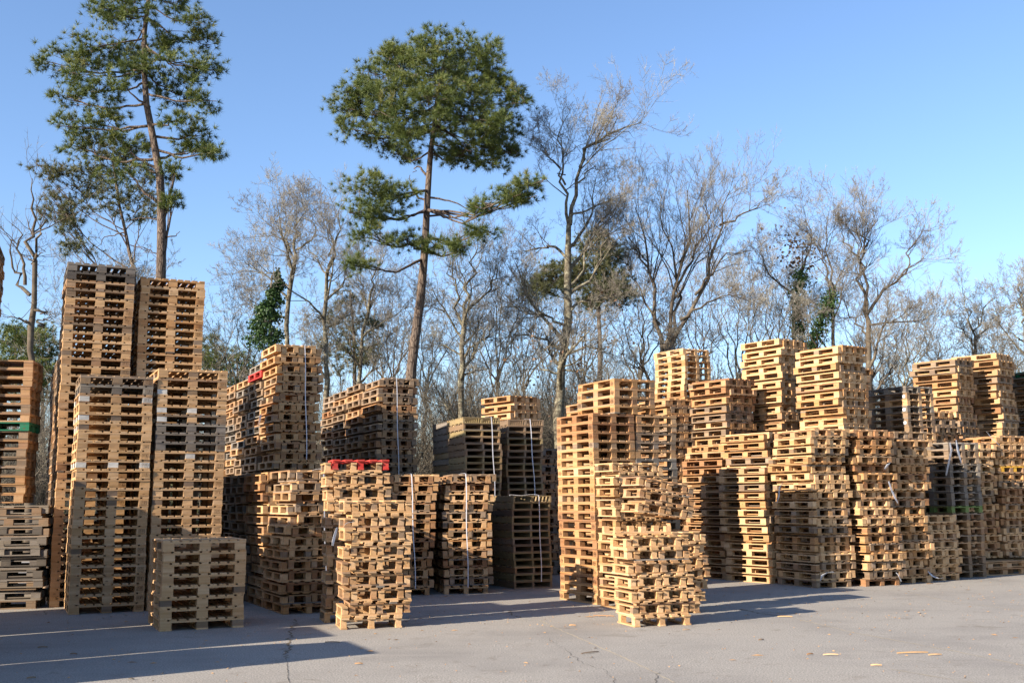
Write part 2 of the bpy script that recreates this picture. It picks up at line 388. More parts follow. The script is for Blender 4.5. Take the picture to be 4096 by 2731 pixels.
# an upturned pallet lies on the toppling pile
sG = next(s for s in STACKS if s['key'] == 'G1')
W, L, h, hp, _ = KIND['halfl']
PALLETS.append(dict(M=Matrix.Translation((sG['x'] - .22, sG['y'] + .1, sG['top'] + .002)) @ Matrix.Rotation(R(14), 4, 'Z') @ Matrix.Translation((W, 0, h)) @ Matrix.Rotation(math.pi, 4, 'Y'),
                    kind='upturned', tone='pale', s=sG, k=-1, which='', inv=True, fixed='pale upturned pallet with bare blocks on the front toppling pile'))
KIND['upturned'] = (.8, .6, h, hp, [p for p in KIND['halfl'][4] if p[0] != 'bottom_board'])

# ------------------------------------------------------------------ which pallets show largest
def corners(p):
    W, L, h = KIND[p['kind']][:3]
    return [p['M'] @ Vector((x, y, z)) for z in (0, h) for y in (0, L) for x in (0, W)]
bv, bf = [], []
for p in PALLETS:
    b = len(bv); c = corners(p); cen = sum(c, Vector()) / 8
    bv += [cen + (v - cen) * .97 for v in c]
    bf += [(b, b + 1, b + 3, b + 2), (b + 4, b + 6, b + 7, b + 5), (b, b + 4, b + 5, b + 1), (b + 2, b + 3, b + 7, b + 6), (b, b + 2, b + 6, b + 4), (b + 1, b + 5, b + 7, b + 3)]
tree = BVHTree.FromPolygons(bv, bf)
eye = Vector((0, 0, EYE))
CI = CAMROT.transposed()
def project(P):
    c = CI @ (P - eye)
    return (CX + F * c.x / -c.z, CY - F * c.y / -c.z) if c.z < -.1 else (-1e5, 0)
for i, p in enumerate(PALLETS):
    W, L, h = KIND[p['kind']][:3]
    seen = tot = 0
    pts = [(x, -.0, zz) for x in (.06, .3, .5, .7, .94) for zz in (.25, .75)] + [(0., y, zz) for y in (.1, .35, .65, .9) for zz in (.3, .75)]
    if p['inv']: pts = [(1 - x if y == 0 else 1., y, zz) for x, y, zz in pts]
    if p['inv']: pts = [(x if y == 0 else 1., y, zz) for x, y, zz in pts]
    area = 0
    for (x, y, zz) in pts:
        P = p['M'] @ Vector((x * W, y * L, zz * h))
        u, v = project(P)
        tot += 1
        if not (0 <= u <= 4096 and 0 <= v <= 2731): continue
        d = eye - P; dist = d.length; d.normalize()
        hit = tree.ray_cast(P + d * .02, d, dist)
        if hit[0] is None: seen += 1
    d = (p['M'].translation - eye).length
    p['score'] = seen / tot * (W * h + L * h * .45) / d ** 2
    p['seen'] = seen
order = sorted([p for p in PALLETS if p['seen']], key=lambda p: -p['score'])
chosen = set(id(p) for p in order[:300])
print('pallets', len(PALLETS), 'in view', len(order))

# ------------------------------------------------------------------ pieces
_cache = {}
def piece_mesh(name, sx, sy, sz, var):
    key = (name, round(sx, 3), round(sy, 3), round(sz, 4), var)
    if key in _cache: return _cache[key]
    rr = np.random.RandomState(abs(hash((round(sx, 3), round(sy, 3), var))) % 9999)
    V, Q, G = box_arrays(np.array([[0, 0, 0]]), np.array([[sx, sy, sz]]), rr)
    me = mesh_np(name, V, Q)
    a = me.attributes.new('gco', 'FLOAT_VECTOR', 'POINT'); a.data.foreach_set('vector', G.astype(np.float32).ravel())
    me.materials.append(WOOD['pale'])
    _cache[key] = me
    return me
BOXV = np.array([[x, y, z] for z in (-.5, .5) for y in (-.5, .5) for x in (-.5, .5)])
BOXQ = np.array([(0, 2, 3, 1), (4, 5, 7, 6), (0, 1, 5, 4), (2, 6, 7, 3), (0, 4, 6, 2), (1, 3, 7, 5)])
def box_arrays(C, S, rr):
    n = len(C)
    V = BOXV[None] * S[:, None, :]
    V = V + rr.uniform(-1, 1, V.shape) * np.minimum(S[:, None, :] * .02, .0011)
    G = V.copy()
    sw = S[:, 1] > S[:, 0]
    G[sw] = G[sw][:, :, [1, 0, 2]]
    V = V + C[:, None, :]
    Q = BOXQ[None] + 8 * np.arange(n)[:, None, None]
    return V.reshape(-1, 3), Q.reshape(-1, 4), G.reshape(-1, 3)

TONE_WORD = {'rust': 'reddish brown', 'chalk': 'whitened', 'pale': 'pale', 'tan': 'tan', 'orange': 'orange brown', 'worn': 'weathered brown', 'grey': 'grey weathered', 'dark': 'blackened', 'olive': 'greenish brown',
             'red': 'red painted', 'green': 'dark green', 'lime': 'lime green', 'yellow': 'yellow painted'}
def label_of(p):
    if 'fixed' in p: return p['fixed']
    s = p['s']; tw = TONE_WORD[p['tone']]
    if p['which'] == 'single': return '%s bottom pallet, %s' % (tw, s['desc'])
    if s['pair']:
        lab = '%s pallet, %s of %s nested pair, %s' % (tw, p['which'], ordinal(p['k']), s['desc'])
    elif p['k'] == s['n'] - 1 and s['z'] == 0:
        lab = '%s bottom pallet, %s' % (tw, s['desc'])
    elif p['k'] == 0:
        lab = '%s topmost pallet, %s' % (tw, s['desc'])
    else:
        lab = '%s pallet, %s from top, %s' % (tw, ordinal(p['k']), s['desc'])
    w = lab.split()
    if len(w) > 16:
        lab = lab.replace(' nested pair', ' pair')
        w = lab.split()
    if len(w) > 16: print('LONG', len(w), lab)
    return lab

mark_mat = NT('burnt_mark'); mark_mat.bsdf((.075, .035, .018), .9, .1); mark_mat = mark_mat.m
def text_mesh(body, size):
    c = bpy.data.curves.new('mark_text', 'FONT'); c.body = body; c.size = size; c.align_x = 'CENTER'; c.align_y = 'CENTER'; c.offset = size * .012
    o = bpy.data.objects.new('mark_text', c); COL.objects.link(o)
    dg = bpy.context.evaluated_depsgraph_get()
    me = bpy.data.meshes.new_from_object(o.evaluated_get(dg))
    bpy.data.objects.remove(o)
    V = np.zeros(len(me.vertices) * 3); me.vertices.foreach_get('co', V); V = V.reshape(-1, 3)
    T = [list(p.vertices) for p in me.polygons]
    return V, T
def stamp_mesh(kind):
    V, T = [], []
    tv, tt = text_mesh('EUR', .034)
    V += [tuple(v) for v in tv]; T += tt
    if kind == 'oval':
        b = len(V); n = 20
        for i in range(n):
            a = 2 * math.pi * i / n
            V.append((math.cos(a) * .044, math.sin(a) * .031, 0)); V.append((math.cos(a) * .039, math.sin(a) * .026, 0))
        for i in range(n):
            j = (i + 1) % n; T.append((b + 2 * i, b + 2 * j, b + 2 * j + 1, b + 2 * i + 1))
    me = bpy.data.meshes.new('stamp'); me.from_pydata(V, [], T); me.materials.append(mark_mat)
    return me
def frame_mesh():
    V, T = [], []
    def r(x0, y0, x1, y1):
        b = len(V); V.extend([(x0, y0, 0), (x1, y0, 0), (x1, y1, 0), (x0, y1, 0)]); T.append((b, b + 1, b + 2, b + 3))
    r(-.045, -.03, .045, -.026); r(-.045, .026, .045, .03); r(-.045, -.026, -.041, .026); r(.041, -.026, .045, .026)
    r(-.03, -.018, -.025, .018); r(-.03, .013, -.01, .018); r(-.012, -.018, -.007, .013); r(.004, .013, .03, .018); r(.014, -.018, .019, .013); r(.004, -.002, .03, .002)
    me = bpy.data.meshes.new('stamp'); me.from_pydata(V, [], T); me.materials.append(mark_mat)
    return me
STAMP = {'oval': stamp_mesh('oval'), 'box': frame_mesh()}

paper = NT('white_paper'); paper.bsdf((.72, .73, .76), .6, .3); paper = paper.m
def quad_sheet(name, w, h, mat):
    me = bpy.data.meshes.new(name)
    V = []; T = []
    n = 4
    for i in range(n + 1):
        for j in range(3):
            V.append((w * (i / n - .5), .002 * math.sin(i * 1.7 + j), h * (j / 2 - .5)))
    for i in range(n):
        for j in range(2):
            a = i * 3 + j; T.append((a, a + 3, a + 4, a + 1))
    me.from_pydata(V, [], T); me.materials.append(mat); return me
PAPER = quad_sheet('paper_label', .085, .06, paper)

rest = []
npc = 0
for p in PALLETS:
    W, L, h, hp, pcs = KIND[p['kind']]
    if id(p) not in chosen:
        rest.append(p); continue
    e = bpy.data.objects.new('pallet', None)
    e.empty_display_size = .1
    e.matrix_world = p['M']; link(e)
    tag(e, label_of(p), 'pallet', 'wooden pallets stacked in the yard')
    mat = WOOD[p['tone']]
    for (nm, cx, cy, cz, sx, sy, sz) in pcs:
        if nm in ('deck_board', 'bottom_board') and p['s']['jit'] >= .025 and rnd.random() < .05: continue      # a board is missing
        me = piece_mesh(nm, sx, sy, sz, rnd.randrange(3))
        o = bpy.data.objects.new(nm, me)
        j = .004
        o.location = (cx + (rnd.uniform(-j, j) if nm != 'block' else rnd.uniform(-.002, .002)), cy + rnd.uniform(-j, j), cz)
        if nm == 'block': o.rotation_euler.z = g(.02)
        elif nm == 'deck_board': o.rotation_euler.z = g(.002) if p['s']['jit'] < .025 else g(.012)
        link(o, e); npc += 1
        pm = mat
        if nm == 'block' and rnd.random() < .12 and p['tone'] in ('pale', 'tan', 'orange'): pm = WOOD['worn']
        if nm == 'block' and rnd.random() < .10 and p['tone'] in ('tan', 'worn', 'orange'): pm = WOOD['pale']
        if nm == 'block' and p['s']['key'] in ('L1', 'L2') and p['k'] in (2, 4, 5, 9): pm = WOOD['chalk'] if rnd.random() < .7 else pm
        if nm != 'block' and rnd.random() < .07 and p['tone'] in ('tan', 'orange', 'worn'): pm = WOOD[rnd.choice(['pale', 'grey', 'tan'])]
        if pm is not WOOD['pale']:
            o.material_slots[0].link = 'OBJECT'; o.material_slots[0].material = pm
    key = p['s']['key']
    def stamp(kind, loc, rot, sc=1.0):
        o = bpy.data.objects.new('stamp', STAMP[kind]); o.location = loc; o.rotation_euler = rot; o.scale = (sc, sc, sc); link(o, e)
    zc = .022 + .039
    shf = 0
    if key in ('E1', 'E3'):
        for yy in (.0725, L - .0725): stamp('oval', (-.006, yy, zc), (R(90), 0, R(-90)))
        if rnd.random() < .6: stamp('box', (W / 2, -.006, zc), (R(90), 0, 0))
    if key in ('E2',) and rnd.random() < .6: stamp('box', (W / 2, -.006, zc), (R(90), 0, 0))
    if key in ('L1', 'L2', 'T1', 'T2') and rnd.random() < .55: stamp('box', (W - .0725, -.006, zc), (R(90), 0, 0))
    if key == 'G1' and p['which'] == 'upper' and p['k'] == 0: stamp('oval', (W - .05, -.006, .06), (R(90), 0, 0), .9)
    if (key == 'V1' and p['k'] in (1, 3, 5, 6, 7, 8)) or (key == 'A0' and p['which'] == 'upper' and p['k'] == 0) or (key in ('K1', 'K2', 'R2') and p['which'] == 'upper' and p['k'] in (7,)):
        o = bpy.data.objects.new('paper_label', PAPER); o.location = (.07, -.012, zc); link(o, e)
        if key in ('V1', 'K1', 'K2'): o.location = (-.012, .09, zc); o.rotation_euler.z = R(-90)
print('pieces', npc, 'rest', len(rest))

# all pallets beyond the 300 that show largest: one mesh
rr = np.random.RandomState(5)
VV, QQ, GG, TT, MM = [], [], [], [], []
off = 0
for p in rest:
    W, L, h, hp, pcs = KIND[p['kind']]
    A = np.array([q[1:] for q in pcs])
    C = A[:, :3].copy(); C[:, :2] += rr.uniform(-.004, .004, (len(C), 2))
    V, Q, G = box_arrays(C, A[:, 3:], rr)
    M = np.array(p['M'])
    V = V @ M[:3, :3].T + M[:3, 3]
    VV.append(V); QQ.append(Q + off); GG.append(G); off += len(V)
    tn = np.repeat(rr.uniform(0, 1, len(A)), 8); TT.append(tn)
    MM.append(np.full(len(Q), TONES.index(p['tone'])))
me = mesh_np('remaining_pallets', np.concatenate(VV), np.concatenate(QQ))
a = me.attributes.new('gco', 'FLOAT_VECTOR', 'POINT'); a.data.foreach_set('vector', np.concatenate(GG).astype(np.float32).ravel())
a = me.attributes.new('tone', 'FLOAT', 'POINT'); a.data.foreach_set('value', np.concatenate(TT).astype(np.float32))
for t in TONES: me.materials.append(WOOD[t])
me.polygons.foreach_set('material_index', np.concatenate(MM).astype(np.int32))
o = link(bpy.data.objects.new('remaining_pallets', me))
tag(o, 'mass of further wooden pallets filling the stacks behind and between', 'pallets', kind='stuff')

# ------------------------------------------------------------------ straps
plastic = NT('white_strap'); plastic.bsdf((.62, .62, .66), .45, .4); plastic = plastic.m
for s in STACKS:
    if s['strap'] is None: continue
    W, L, h, hp, _ = KIND[s['kind']]
    base = Matrix.Translation((s['x'], s['y'], s['z'])) @ Matrix.Rotation(s['yaw'], 4, 'Z')
    zt = s['top'] + .006
    z0 = .12 if s['key'] not in ('M2', 'N2', 'P1', 'P2') else zt - (1.62 if s['kind'] == 'stringer' else 2.25)
    x0 = s['strap'] * (W + .1); sl_ = rnd.uniform(.04, .10)
    path = []
    N = 12
    for i in range(N + 1):
        f = i / N
        path.append((x0 + sl_ * (1 - f) + .008 * math.sin(f * 9), -.055 - .02 * math.sin(f * math.pi), z0 + (zt - z0) * f))
    for i in range(1, 9):
        path.append((x0 - .02 * i / 8, -.055 + (L + .11) * i / 8, zt + .006 + .01 * math.sin(i)))
    path.append((x0, L + .055, z0))
    V, T = [], []
    w, th = .0085, .002
    for i, q in enumerate(path):
        nrm = Vector((0, -1, 0)) if i <= N else Vector((0, 0, 1)) if i < len(path) - 1 else Vector((0, 1, 0))
        for sx, d in ((-w, 0), (w, 0), (w, th), (-w, th)):
            V.append(tuple(base @ (Vector(q) + Vector((sx, 0, 0)) + nrm * d)))
    for i in range(len(path) - 1):
        for k in range(4):
            a_, b_ = i * 4 + k, i * 4 + (k + 1) % 4
            T.append((a_, b_, b_ + 4, a_ + 4))
    me = bpy.data.meshes.new('strap'); me.from_pydata(V, [], T); me.materials.append(plastic)
    o = link(bpy.data.objects.new('strap', me))
    tag(o, 'thin white plastic strap around the ' + s['desc'], 'strap', 'plastic straps around the stacks')

# ------------------------------------------------------------------ torn plastic film
film = NT('plastic_film')
fb = film.bsdf((.62, .63, .68), .25, .5); fb.inputs['Alpha'].default_value = .5
film = film.m
def film_strip(name, pts, w, label):
    V, T = [], []
    r2 = random.Random(len(label))
    n = len(pts)
    for i, q in enumerate(pts):
        q = Vector(q); f = math.sin(math.pi * (i + .5) / n) * .8 + .35
        for k in range(4):
            a = (k / 3 - .5) * 2 * w * f
            V.append((q.x + a * .8, q.y - .02 * r2.random() + .01 * k, q.z + r2.uniform(-1, 1) * w * .45))
    for i in range(n - 1):
        for k in range(3):
            a = i * 4 + k; T.append((a, a + 1, a + 5, a + 4))
    me = bpy.data.meshes.new(name); me.from_pydata(V, [], T); me.materials.append(film)
    for pl in me.polygons: pl.use_smooth = True
    md = link(bpy.data.objects.new(name, me))
    m = md.modifiers.new('thickness', 'SOLIDIFY'); m.thickness = .002
    tag(md, label, 'plastic film', 'scraps of torn plastic wrap')
def fl(pxs, Y, w, label): film_strip('plastic_film', [px_at(x, y, Y) for x, y in pxs], w * .62, label)
fl([(3130, 1930), (3118, 1950), (3116, 1985), (3108, 2010)], 20.9, .03, 'thin torn film hanging from the big right corner stack')
fl([(3282, 2320), (3290, 2300), (3310, 2290), (3335, 2285)], 20.55, .05, 'crumpled clear film near the foot of the big right corner stack')
fl([(3555, 1925), (3565, 1955), (3580, 1990), (3592, 2012)], 21.3, .045, 'long torn film hanging before the second stack right of the corner')
fl([(3540, 1875), (3552, 1858), (3560, 1850)], 21.3, .05, 'small white film scrap above the long hanging one')
fl([(3585, 2288), (3595, 2300), (3606, 2325)], 21.4, .035, 'film scrap low on the second stack right of the corner')
fl([(3712, 2285), (3730, 2302), (3755, 2312), (3775, 2310)], 21.95, .04, 'film scrap trailing on the ground by the low front stack')
fl([(3800, 1770), (3806, 1800), (3795, 1850), (3785, 1900)], 22.9, .05, 'large loose film hanging over the grey see-through stack')
fl([(3825, 1760), (3832, 1800), (3845, 1850)], 22.9, .05, 'second loose film strand over the grey see-through stack')
fl([(3947, 1725), (3970, 1755), (3998, 1780)], 23.6, .03, 'slanting film strip on the narrow right stack')
fl([(1348, 2110), (1340, 2135), (1332, 2165), (1330, 2182)], 14.55, .03, 'clear film caught on the front sunlit stack under the red pallet')
fl([(1378, 2098), (1392, 2090), (1412, 2087)], 14.45, .012, 'white strap end sticking out of the front sunlit stack')
fl([(1043, 1655), (1038, 1680), (1034, 1700)], 20.4, .03, 'clear film caught on the high strapped stack')

# ------------------------------------------------------------------ ground
gm = NT('concrete_yard')
gc = gm.n('ShaderNodeNewGeometry')
n1 = gm.n('ShaderNodeTexNoise', Scale=55.0, Detail=3.0, Roughness=0.75); gm.l(gc.outputs['Position'], n1.inputs['Vector'])
n2 = gm.n('ShaderNodeTexNoise', Scale=.55, Detail=5.0, Roughness=0.6); gm.l(gc.outputs['Position'], n2.inputs['Vector'])
n3 = gm.n('ShaderNodeTexNoise', Scale=1.9, Detail=6.0, Roughness=0.72, Distortion=.8); gm.l(gc.outputs['Position'], n3.inputs['Vector'])
vo = gm.n('ShaderNodeTexVoronoi', Scale=130.0); gm.l(gc.outputs['Position'], vo.inputs['Vector'])
col = gm.ramp(n1.outputs[0], [(.36, (.14, .129, .114)), (.5, (.265, .246, .219)), (.64, (.42, .383, .332))])
col = gm.mix(gm.math('MULTIPLY', gm.math('LESS_THAN', vo.outputs['Distance'], .28), .35), col, (.44, .405, .36, 1))
col = gm.mix(gm.math('MULTIPLY', gm.math('SUBTRACT', n2.outputs[0], .45, clamp=True), 2.2, clamp=True), col, (.165, .152, .14, 1))
col = gm.mix(gm.math('MULTIPLY', gm.math('SUBTRACT', n3.outputs[0], .575, clamp=True), 4.5, clamp=True), col, (.125, .10, .075, 1))
mp = gm.n('ShaderNodeMapping'); mp.inputs['Rotation'].default_value = (0, 0, R(-22)); mp.inputs['Scale'].default_value = (.5, 5.5, 1); gm.l(gc.outputs['Position'], mp.inputs[0])
n4 = gm.n('ShaderNodeTexNoise', Scale=.8, Detail=3.0); gm.l(mp.outputs[0], n4.inputs['Vector'])
col = gm.mix(gm.math('MULTIPLY', gm.math('SUBTRACT', n4.outputs[0], .52, clamp=True), 1.6, clamp=True), col, (.31, .285, .25, 1))
gm.bsdf(col, .88, .25, n1.outputs[0], .7, .006)
S = 1500
me = bpy.data.meshes.new('yard'); me.from_pydata([(-S, -60, 0), (S, -60, 0), (S, 2500, 0), (-S, 2500, 0)], [], [(0, 1, 2, 3)]); me.materials.append(gm.m)
tag(link(bpy.data.objects.new('yard_pavement', me)), kind='structure')
fm = NT('forest_floor')
fg_ = fm.n('ShaderNodeNewGeometry')
fn = fm.n('ShaderNodeTexNoise', Scale=3.0, Detail=6.0, Roughness=.7); fm.l(fg_.outputs['Position'], fn.inputs['Vector'])
fm.bsdf(fm.ramp(fn.outputs[0], [(.3, (.05, .05, .025)), (.5, (.10, .075, .04)), (.7, (.17, .12, .07))]), .95, .1, fn.outputs[0], 1, .1)
me = bpy.data.meshes.new('forest_floor')
V = []; T = []
nx, ny = 60, 30
for j in range(ny):
    for i in range(nx):
        x = -150 + 300 * i / (nx - 1); y = 33.5 + (400 * (j / (ny - 1)) ** 2)
        V.append((x, y, .004 + (0 if j == 0 else .12 * rnd.random() + .1)))
for j in range(ny - 1):
    for i in range(nx - 1):
        a = j * nx + i; T.append((a, a + 1, a + nx + 1, a + nx))
me.from_pydata(V, [], T); me.materials.append(fm.m)
tag(link(bpy.data.objects.new('forest_floor', me)), kind='structure')

# joints and cracks in the slab
def ribbon(name, pts, w, z, mat, jag=.0, seed=1):
    r2 = random.Random(seed); V = []; T = []
    P = [Vector((a.x, a.y, 0)) for a in pts]
    Q = []
    for a, b in zip(P, P[1:]):
        n = max(2, int((b - a).length / .09))
        for i in range(n): Q.append(a.lerp(b, i / n))
    Q.append(P[-1])
    for i, q in enumerate(Q):
        d = (Q[min(i + 1, len(Q) - 1)] - Q[max(i - 1, 0)]).normalized(); nn = Vector((-d.y, d.x, 0))
        ww = w * r2.uniform(.35, 1.3); c = q + nn * r2.uniform(-jag, jag)
        V.append(tuple(c + nn * ww + Vector((0, 0, z)))); V.append(tuple(c - nn * ww + Vector((0, 0, z))))
    for i in range(len(Q) - 1): T.append((2 * i, 2 * i + 1, 2 * i + 3, 2 * i + 2))
    me = bpy.data.meshes.new(name); me.from_pydata(V, [], T); me.materials.append(mat)
    tag(link(bpy.data.objects.new(name, me)), kind='structure')
sand = NT('joint_sand'); sand.bsdf((.36, .31, .235), .95, .1); sand = sand.m
crk = NT('crack_dark'); crk.bsdf((.055, .05, .045), .95, .1); crk = crk.m
moss = NT('crack_dirt'); moss.bsdf((.16, .125, .085), .95, .1); moss = moss.m
PG = px_ground
ribbon('pavement_joint', [PG(2160, 2480), PG(2290, 2540), PG(2500, 2630), PG(2700, 2728)], .010, .003, sand, .012, 2)
ribbon('pavement_joint', [PG(3150, 2465), PG(3420, 2530), PG(3830, 2605), PG(4096, 2660)], .009, .003, sand, .01, 3)
ribbon('pavement_joint', [PG(3640, 2370), PG(3800, 2405), PG(4096, 2440)], .009, .003, sand, .01, 4)
ribbon('pavement_joint', [PG(3560, 2675), PG(3900, 2731)], .007, .003, sand, .01, 5)
ribbon('pavement_crack', [PG(1143, 2630), PG(1150, 2670), PG(1155, 2731)], .0028, .004, crk, .012, 6)
ribbon('pavement_crack', [PG(1190, 2475), PG(1165, 2530), PG(1150, 2590), PG(1143, 2630)], .014, .003, moss, .05, 7)
ribbon('pavement_crack', [PG(2190, 2550), PG(2290, 2620), PG(2330, 2655), PG(2410, 2675), PG(2440, 2700), PG(2468, 2731)], .0025, .004, crk, .03, 8)
ribbon('pavement_crack', [PG(2035, 2440), PG(2060, 2465), PG(2090, 2470)], .012, .003, moss, .04, 9)
ribbon('pavement_crack', [PG(2620, 2731), PG(2632, 2690)], .003, .004, crk, .02, 10)
ribbon('pavement_crack', [PG(2960, 2435), PG(3050, 2455), PG(3125, 2460)], .02, .003, moss, .04, 11)

# ------------------------------------------------------------------ splinters and litter on the ground
litter = [
 (2415, 2464, 78, 'tan', 'long brown splinter on the ground left of the toppling pile'),
 (2745, 2520, 26, 'worn', 'short brown splinter right below the toppling pile'),
 (3140, 2467, 50, 'pale', 'pale splinter at the edge of the right shadow'),
 (1435, 2656, 28, 'tan', 'brown chip on the sunlit ground, front left'),
 (1330, 2570, 54, 'worn', 'dark twig by the tip of the left shadow'),
 (2360, 2612, 78, 'worn', 'thin long twig left of the sand joint'),
 (3240, 2618, 28, 'orange', 'small orange chip, left of a larger pale one, front right'),
 (3323, 2620, 52, 'pale', 'pale chip right of a small orange one, front right'),
 (3650, 2612, 110, 'pale', 'longest pale splinter on the front right ground'),
 (3740, 2620, 48, 'pale', 'thin splinter right of the longest pale one'),
 (3505, 2662, 36, 'pale', 'thin pale sliver near the bottom right'),
 (3045, 2560, 26, 'worn', 'brown chip at the end of a white scuff'),
 (295, 2617, 28, 'worn', 'dark twig in the front left shade'),
 (525, 2718, 20, 'dark', 'dark curled scrap at the bottom left'),
 (125, 2713, 28, 'worn', 'dark sliver at the bottom left corner'),
 (170, 2590, 30, 'worn', 'brown sliver left in the shade'),
 (3720, 2335, 30, 'tan', 'tan chip on the ground before the low front stack'),
 (2290, 2502, 24, 'orange', 'orange chip left of the toppling pile on bare ground'),
]
for i, (x, y, lp, tn, lab) in enumerate(litter):
    c = PG(x, y); d = c.length; ln = max(.05, lp * d / F * 1.1)
    V = []; T = []
    r2 = random.Random(i); m = 5
    for k in range(m + 1):
        f = k / m; w = .0085 * (1 - .75 * abs(2 * f - 1) ** 1.5) * (1 + .4 * r2.random()); zz = .004 + .010 * f * (1 - f) * 2
        for sx, sz in ((-1, 0), (1, 0), (.6, .012), (-.6, .012)):
            V.append((ln * (f - .5), sx * w + .02 * math.sin(f * 3 + i) * ln, zz + sz))
    for k in range(m):
        for q in range(4):
            a = k * 4 + q; b = k * 4 + (q + 1) % 4; T.append((a, b, b + 4, a + 4))
    T += [(3, 2, 1, 0), (m * 4, m * 4 + 1, m * 4 + 2, m * 4 + 3)]
    me = bpy.data.meshes.new('wood_splinter'); me.from_pydata(V, [], T); me.materials.append(WOOD[tn])
    o = link(bpy.data.objects.new('wood_splinter', me)); o.location = (c.x, c.y, .001); o.rotation_euler.z = R(rnd.uniform(-25, 35))
    tag(o, lab, 'wood splinter', 'splinters lying on the ground')
# fine crumbs of bark and chips nobody could count
N = 2600
rr = np.random.RandomState(3)
u = rr.uniform(-9, 11, N); v = rr.uniform(10, 23, N)
keep = rr.uniform(0, 1, N) < np.where((v > 15) & (v < 20), 1, .45)
u, v = u[keep], v[keep]; n = len(u)
a = rr.uniform(0, 6.28, n); ln = rr.exponential(.010, n) + .004; w = ln * rr.uniform(.15, .5, n)
V = np.zeros((n, 4, 3)); ca, sa = np.cos(a), np.sin(a)
for k, (p, q, z) in enumerate(((-1, 0, .003), (0, -1, .004), (1, 0, .003), (0, 1, .012))):
    V[:, k, 0] = u + p * ln * ca - q * w * sa; V[:, k, 1] = v + p * ln * sa + q * w * ca; V[:, k, 2] = z + rr.uniform(0, .003, n)
base = 4 * np.arange(n)[:, None]
me = mesh_np('wood_crumbs', V.reshape(-1, 3), None, np.concatenate([base + np.array([[0, 1, 3]]), base + np.array([[1, 2, 3]]), base + np.array([[2, 0, 3]])]), WOOD['tan'])
tag(link(bpy.data.objects.new('wood_crumbs', me)), 'crumbs of wood and bark scattered on the yard', 'crumbs', kind='stuff')
#TREES
# ------------------------------------------------------------------ trees
bark = NT('grey_bark')
bc = bark.n('ShaderNodeTexCoord')
bn = bark.n('ShaderNodeTexNoise', Scale=5.5, Detail=6.0, Roughness=.8); bark.l(bc.outputs['Object'], bn.inputs['Vector'])
bark.bsdf(bark.ramp(bn.outputs[0], [(.36, (.045, .036, .028)), (.48, (.10, .085, .062)), (.56, (.17, .155, .11)), (.66, (.30, .29, .22))]), .9, .1, bn.outputs[0], .6, .03)
bark_d = NT('brown_bark')
bc = bark_d.n('ShaderNodeTexCoord')
bn = bark_d.n('ShaderNodeTexNoise', Scale=2.2, Detail=5.0, Roughness=.7); bark_d.l(bc.outputs['Object'], bn.inputs['Vector'])
bark_d.bsdf(bark_d.ramp(bn.outputs[0], [(.32, (.05, .038, .028)), (.55, (.10, .08, .06)), (.75, (.19, .165, .12))]), .9, .1, bn.outputs[0], .6, .03)
twig = NT('twig_bark')
bc = twig.n('ShaderNodeTexCoord')
bn = twig.n('ShaderNodeTexNoise', Scale=.7, Detail=3.0); twig.l(bc.outputs['Object'], bn.inputs['Vector'])
twig.bsdf(twig.ramp(bn.outputs[0], [(.35, (.13, .112, .095)), (.5, (.185, .168, .142)), (.65, (.27, .255, .215))]), .85, .15)
pbark = NT('pine_bark')
bc = pbark.n('ShaderNodeTexCoord')
mp = pbark.n('ShaderNodeMapping'); mp.inputs['Scale'].default_value = (9, 9, 2.2); pbark.l(bc.outputs['Object'], mp.inputs[0])
bv_ = pbark.n('ShaderNodeTexVoronoi', Scale=1.0, feature='DISTANCE_TO_EDGE'); pbark.l(mp.outputs[0], bv_.inputs['Vector'])
bn = pbark.n('ShaderNodeTexNoise', Scale=3.0, Detail=5.0, Roughness=.7); pbark.l(bc.outputs['Object'], bn.inputs['Vector'])
c0 = pbark.ramp(bn.outputs[0], [(.3, (.075, .058, .048)), (.55, (.13, .10, .08)), (.75, (.21, .165, .13))])
c1 = pbark.mix(pbark.math('LESS_THAN', bv_.outputs[0], .06), c0, (.045, .032, .026, 1))
pbark.bsdf(c1, .9, .1, bv_.outputs[0], .8, .05)
def leafmat(name, stops, tr=.25):
    t = NT(name)
    at = t.n('ShaderNodeAttribute', attribute_name='tone')
    col = t.ramp(at.outputs['Fac'], stops)
    d = t.n('ShaderNodeBsdfPrincipled'); d.inputs['Roughness'].default_value = .55; d.inputs['Specular IOR Level'].default_value = .35; t.l(col, d.inputs['Base Color'])
    tn = t.n('ShaderNodeBsdfTranslucent'); t.l(col, tn.inputs['Color'])
    mx = t.n('ShaderNodeMixShader'); mx.inputs[0].default_value = tr; t.l(d.outputs[0], mx.inputs[1]); t.l(tn.outputs[0], mx.inputs[2])
    t.l(mx.outputs[0], t.out.inputs['Surface']); return t.m
dtwig = NT('thicket_twig_bark')
bc = dtwig.n('ShaderNodeTexCoord')
bn = dtwig.n('ShaderNodeTexNoise', Scale=.7, Detail=3.0); dtwig.l(bc.outputs['Object'], bn.inputs['Vector'])
dtwig.bsdf(dtwig.ramp(bn.outputs[0], [(.35, (.085, .07, .055)), (.5, (.125, .108, .085)), (.68, (.20, .182, .14))]), .88, .12)
for _n in ('bark','bark_d','twig','pbark','dtwig'): globals()[_n] = globals()[_n].m
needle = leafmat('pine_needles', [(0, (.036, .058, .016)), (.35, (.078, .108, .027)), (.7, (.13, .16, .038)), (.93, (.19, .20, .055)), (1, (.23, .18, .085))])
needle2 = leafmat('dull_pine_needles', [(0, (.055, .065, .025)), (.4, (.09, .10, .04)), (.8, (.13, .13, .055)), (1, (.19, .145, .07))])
ivy = leafmat('ivy_leaves', [(0, (.02, .045, .012)), (.5, (.035, .075, .018)), (.85, (.07, .12, .025)), (1, (.14, .18, .04))], .15)
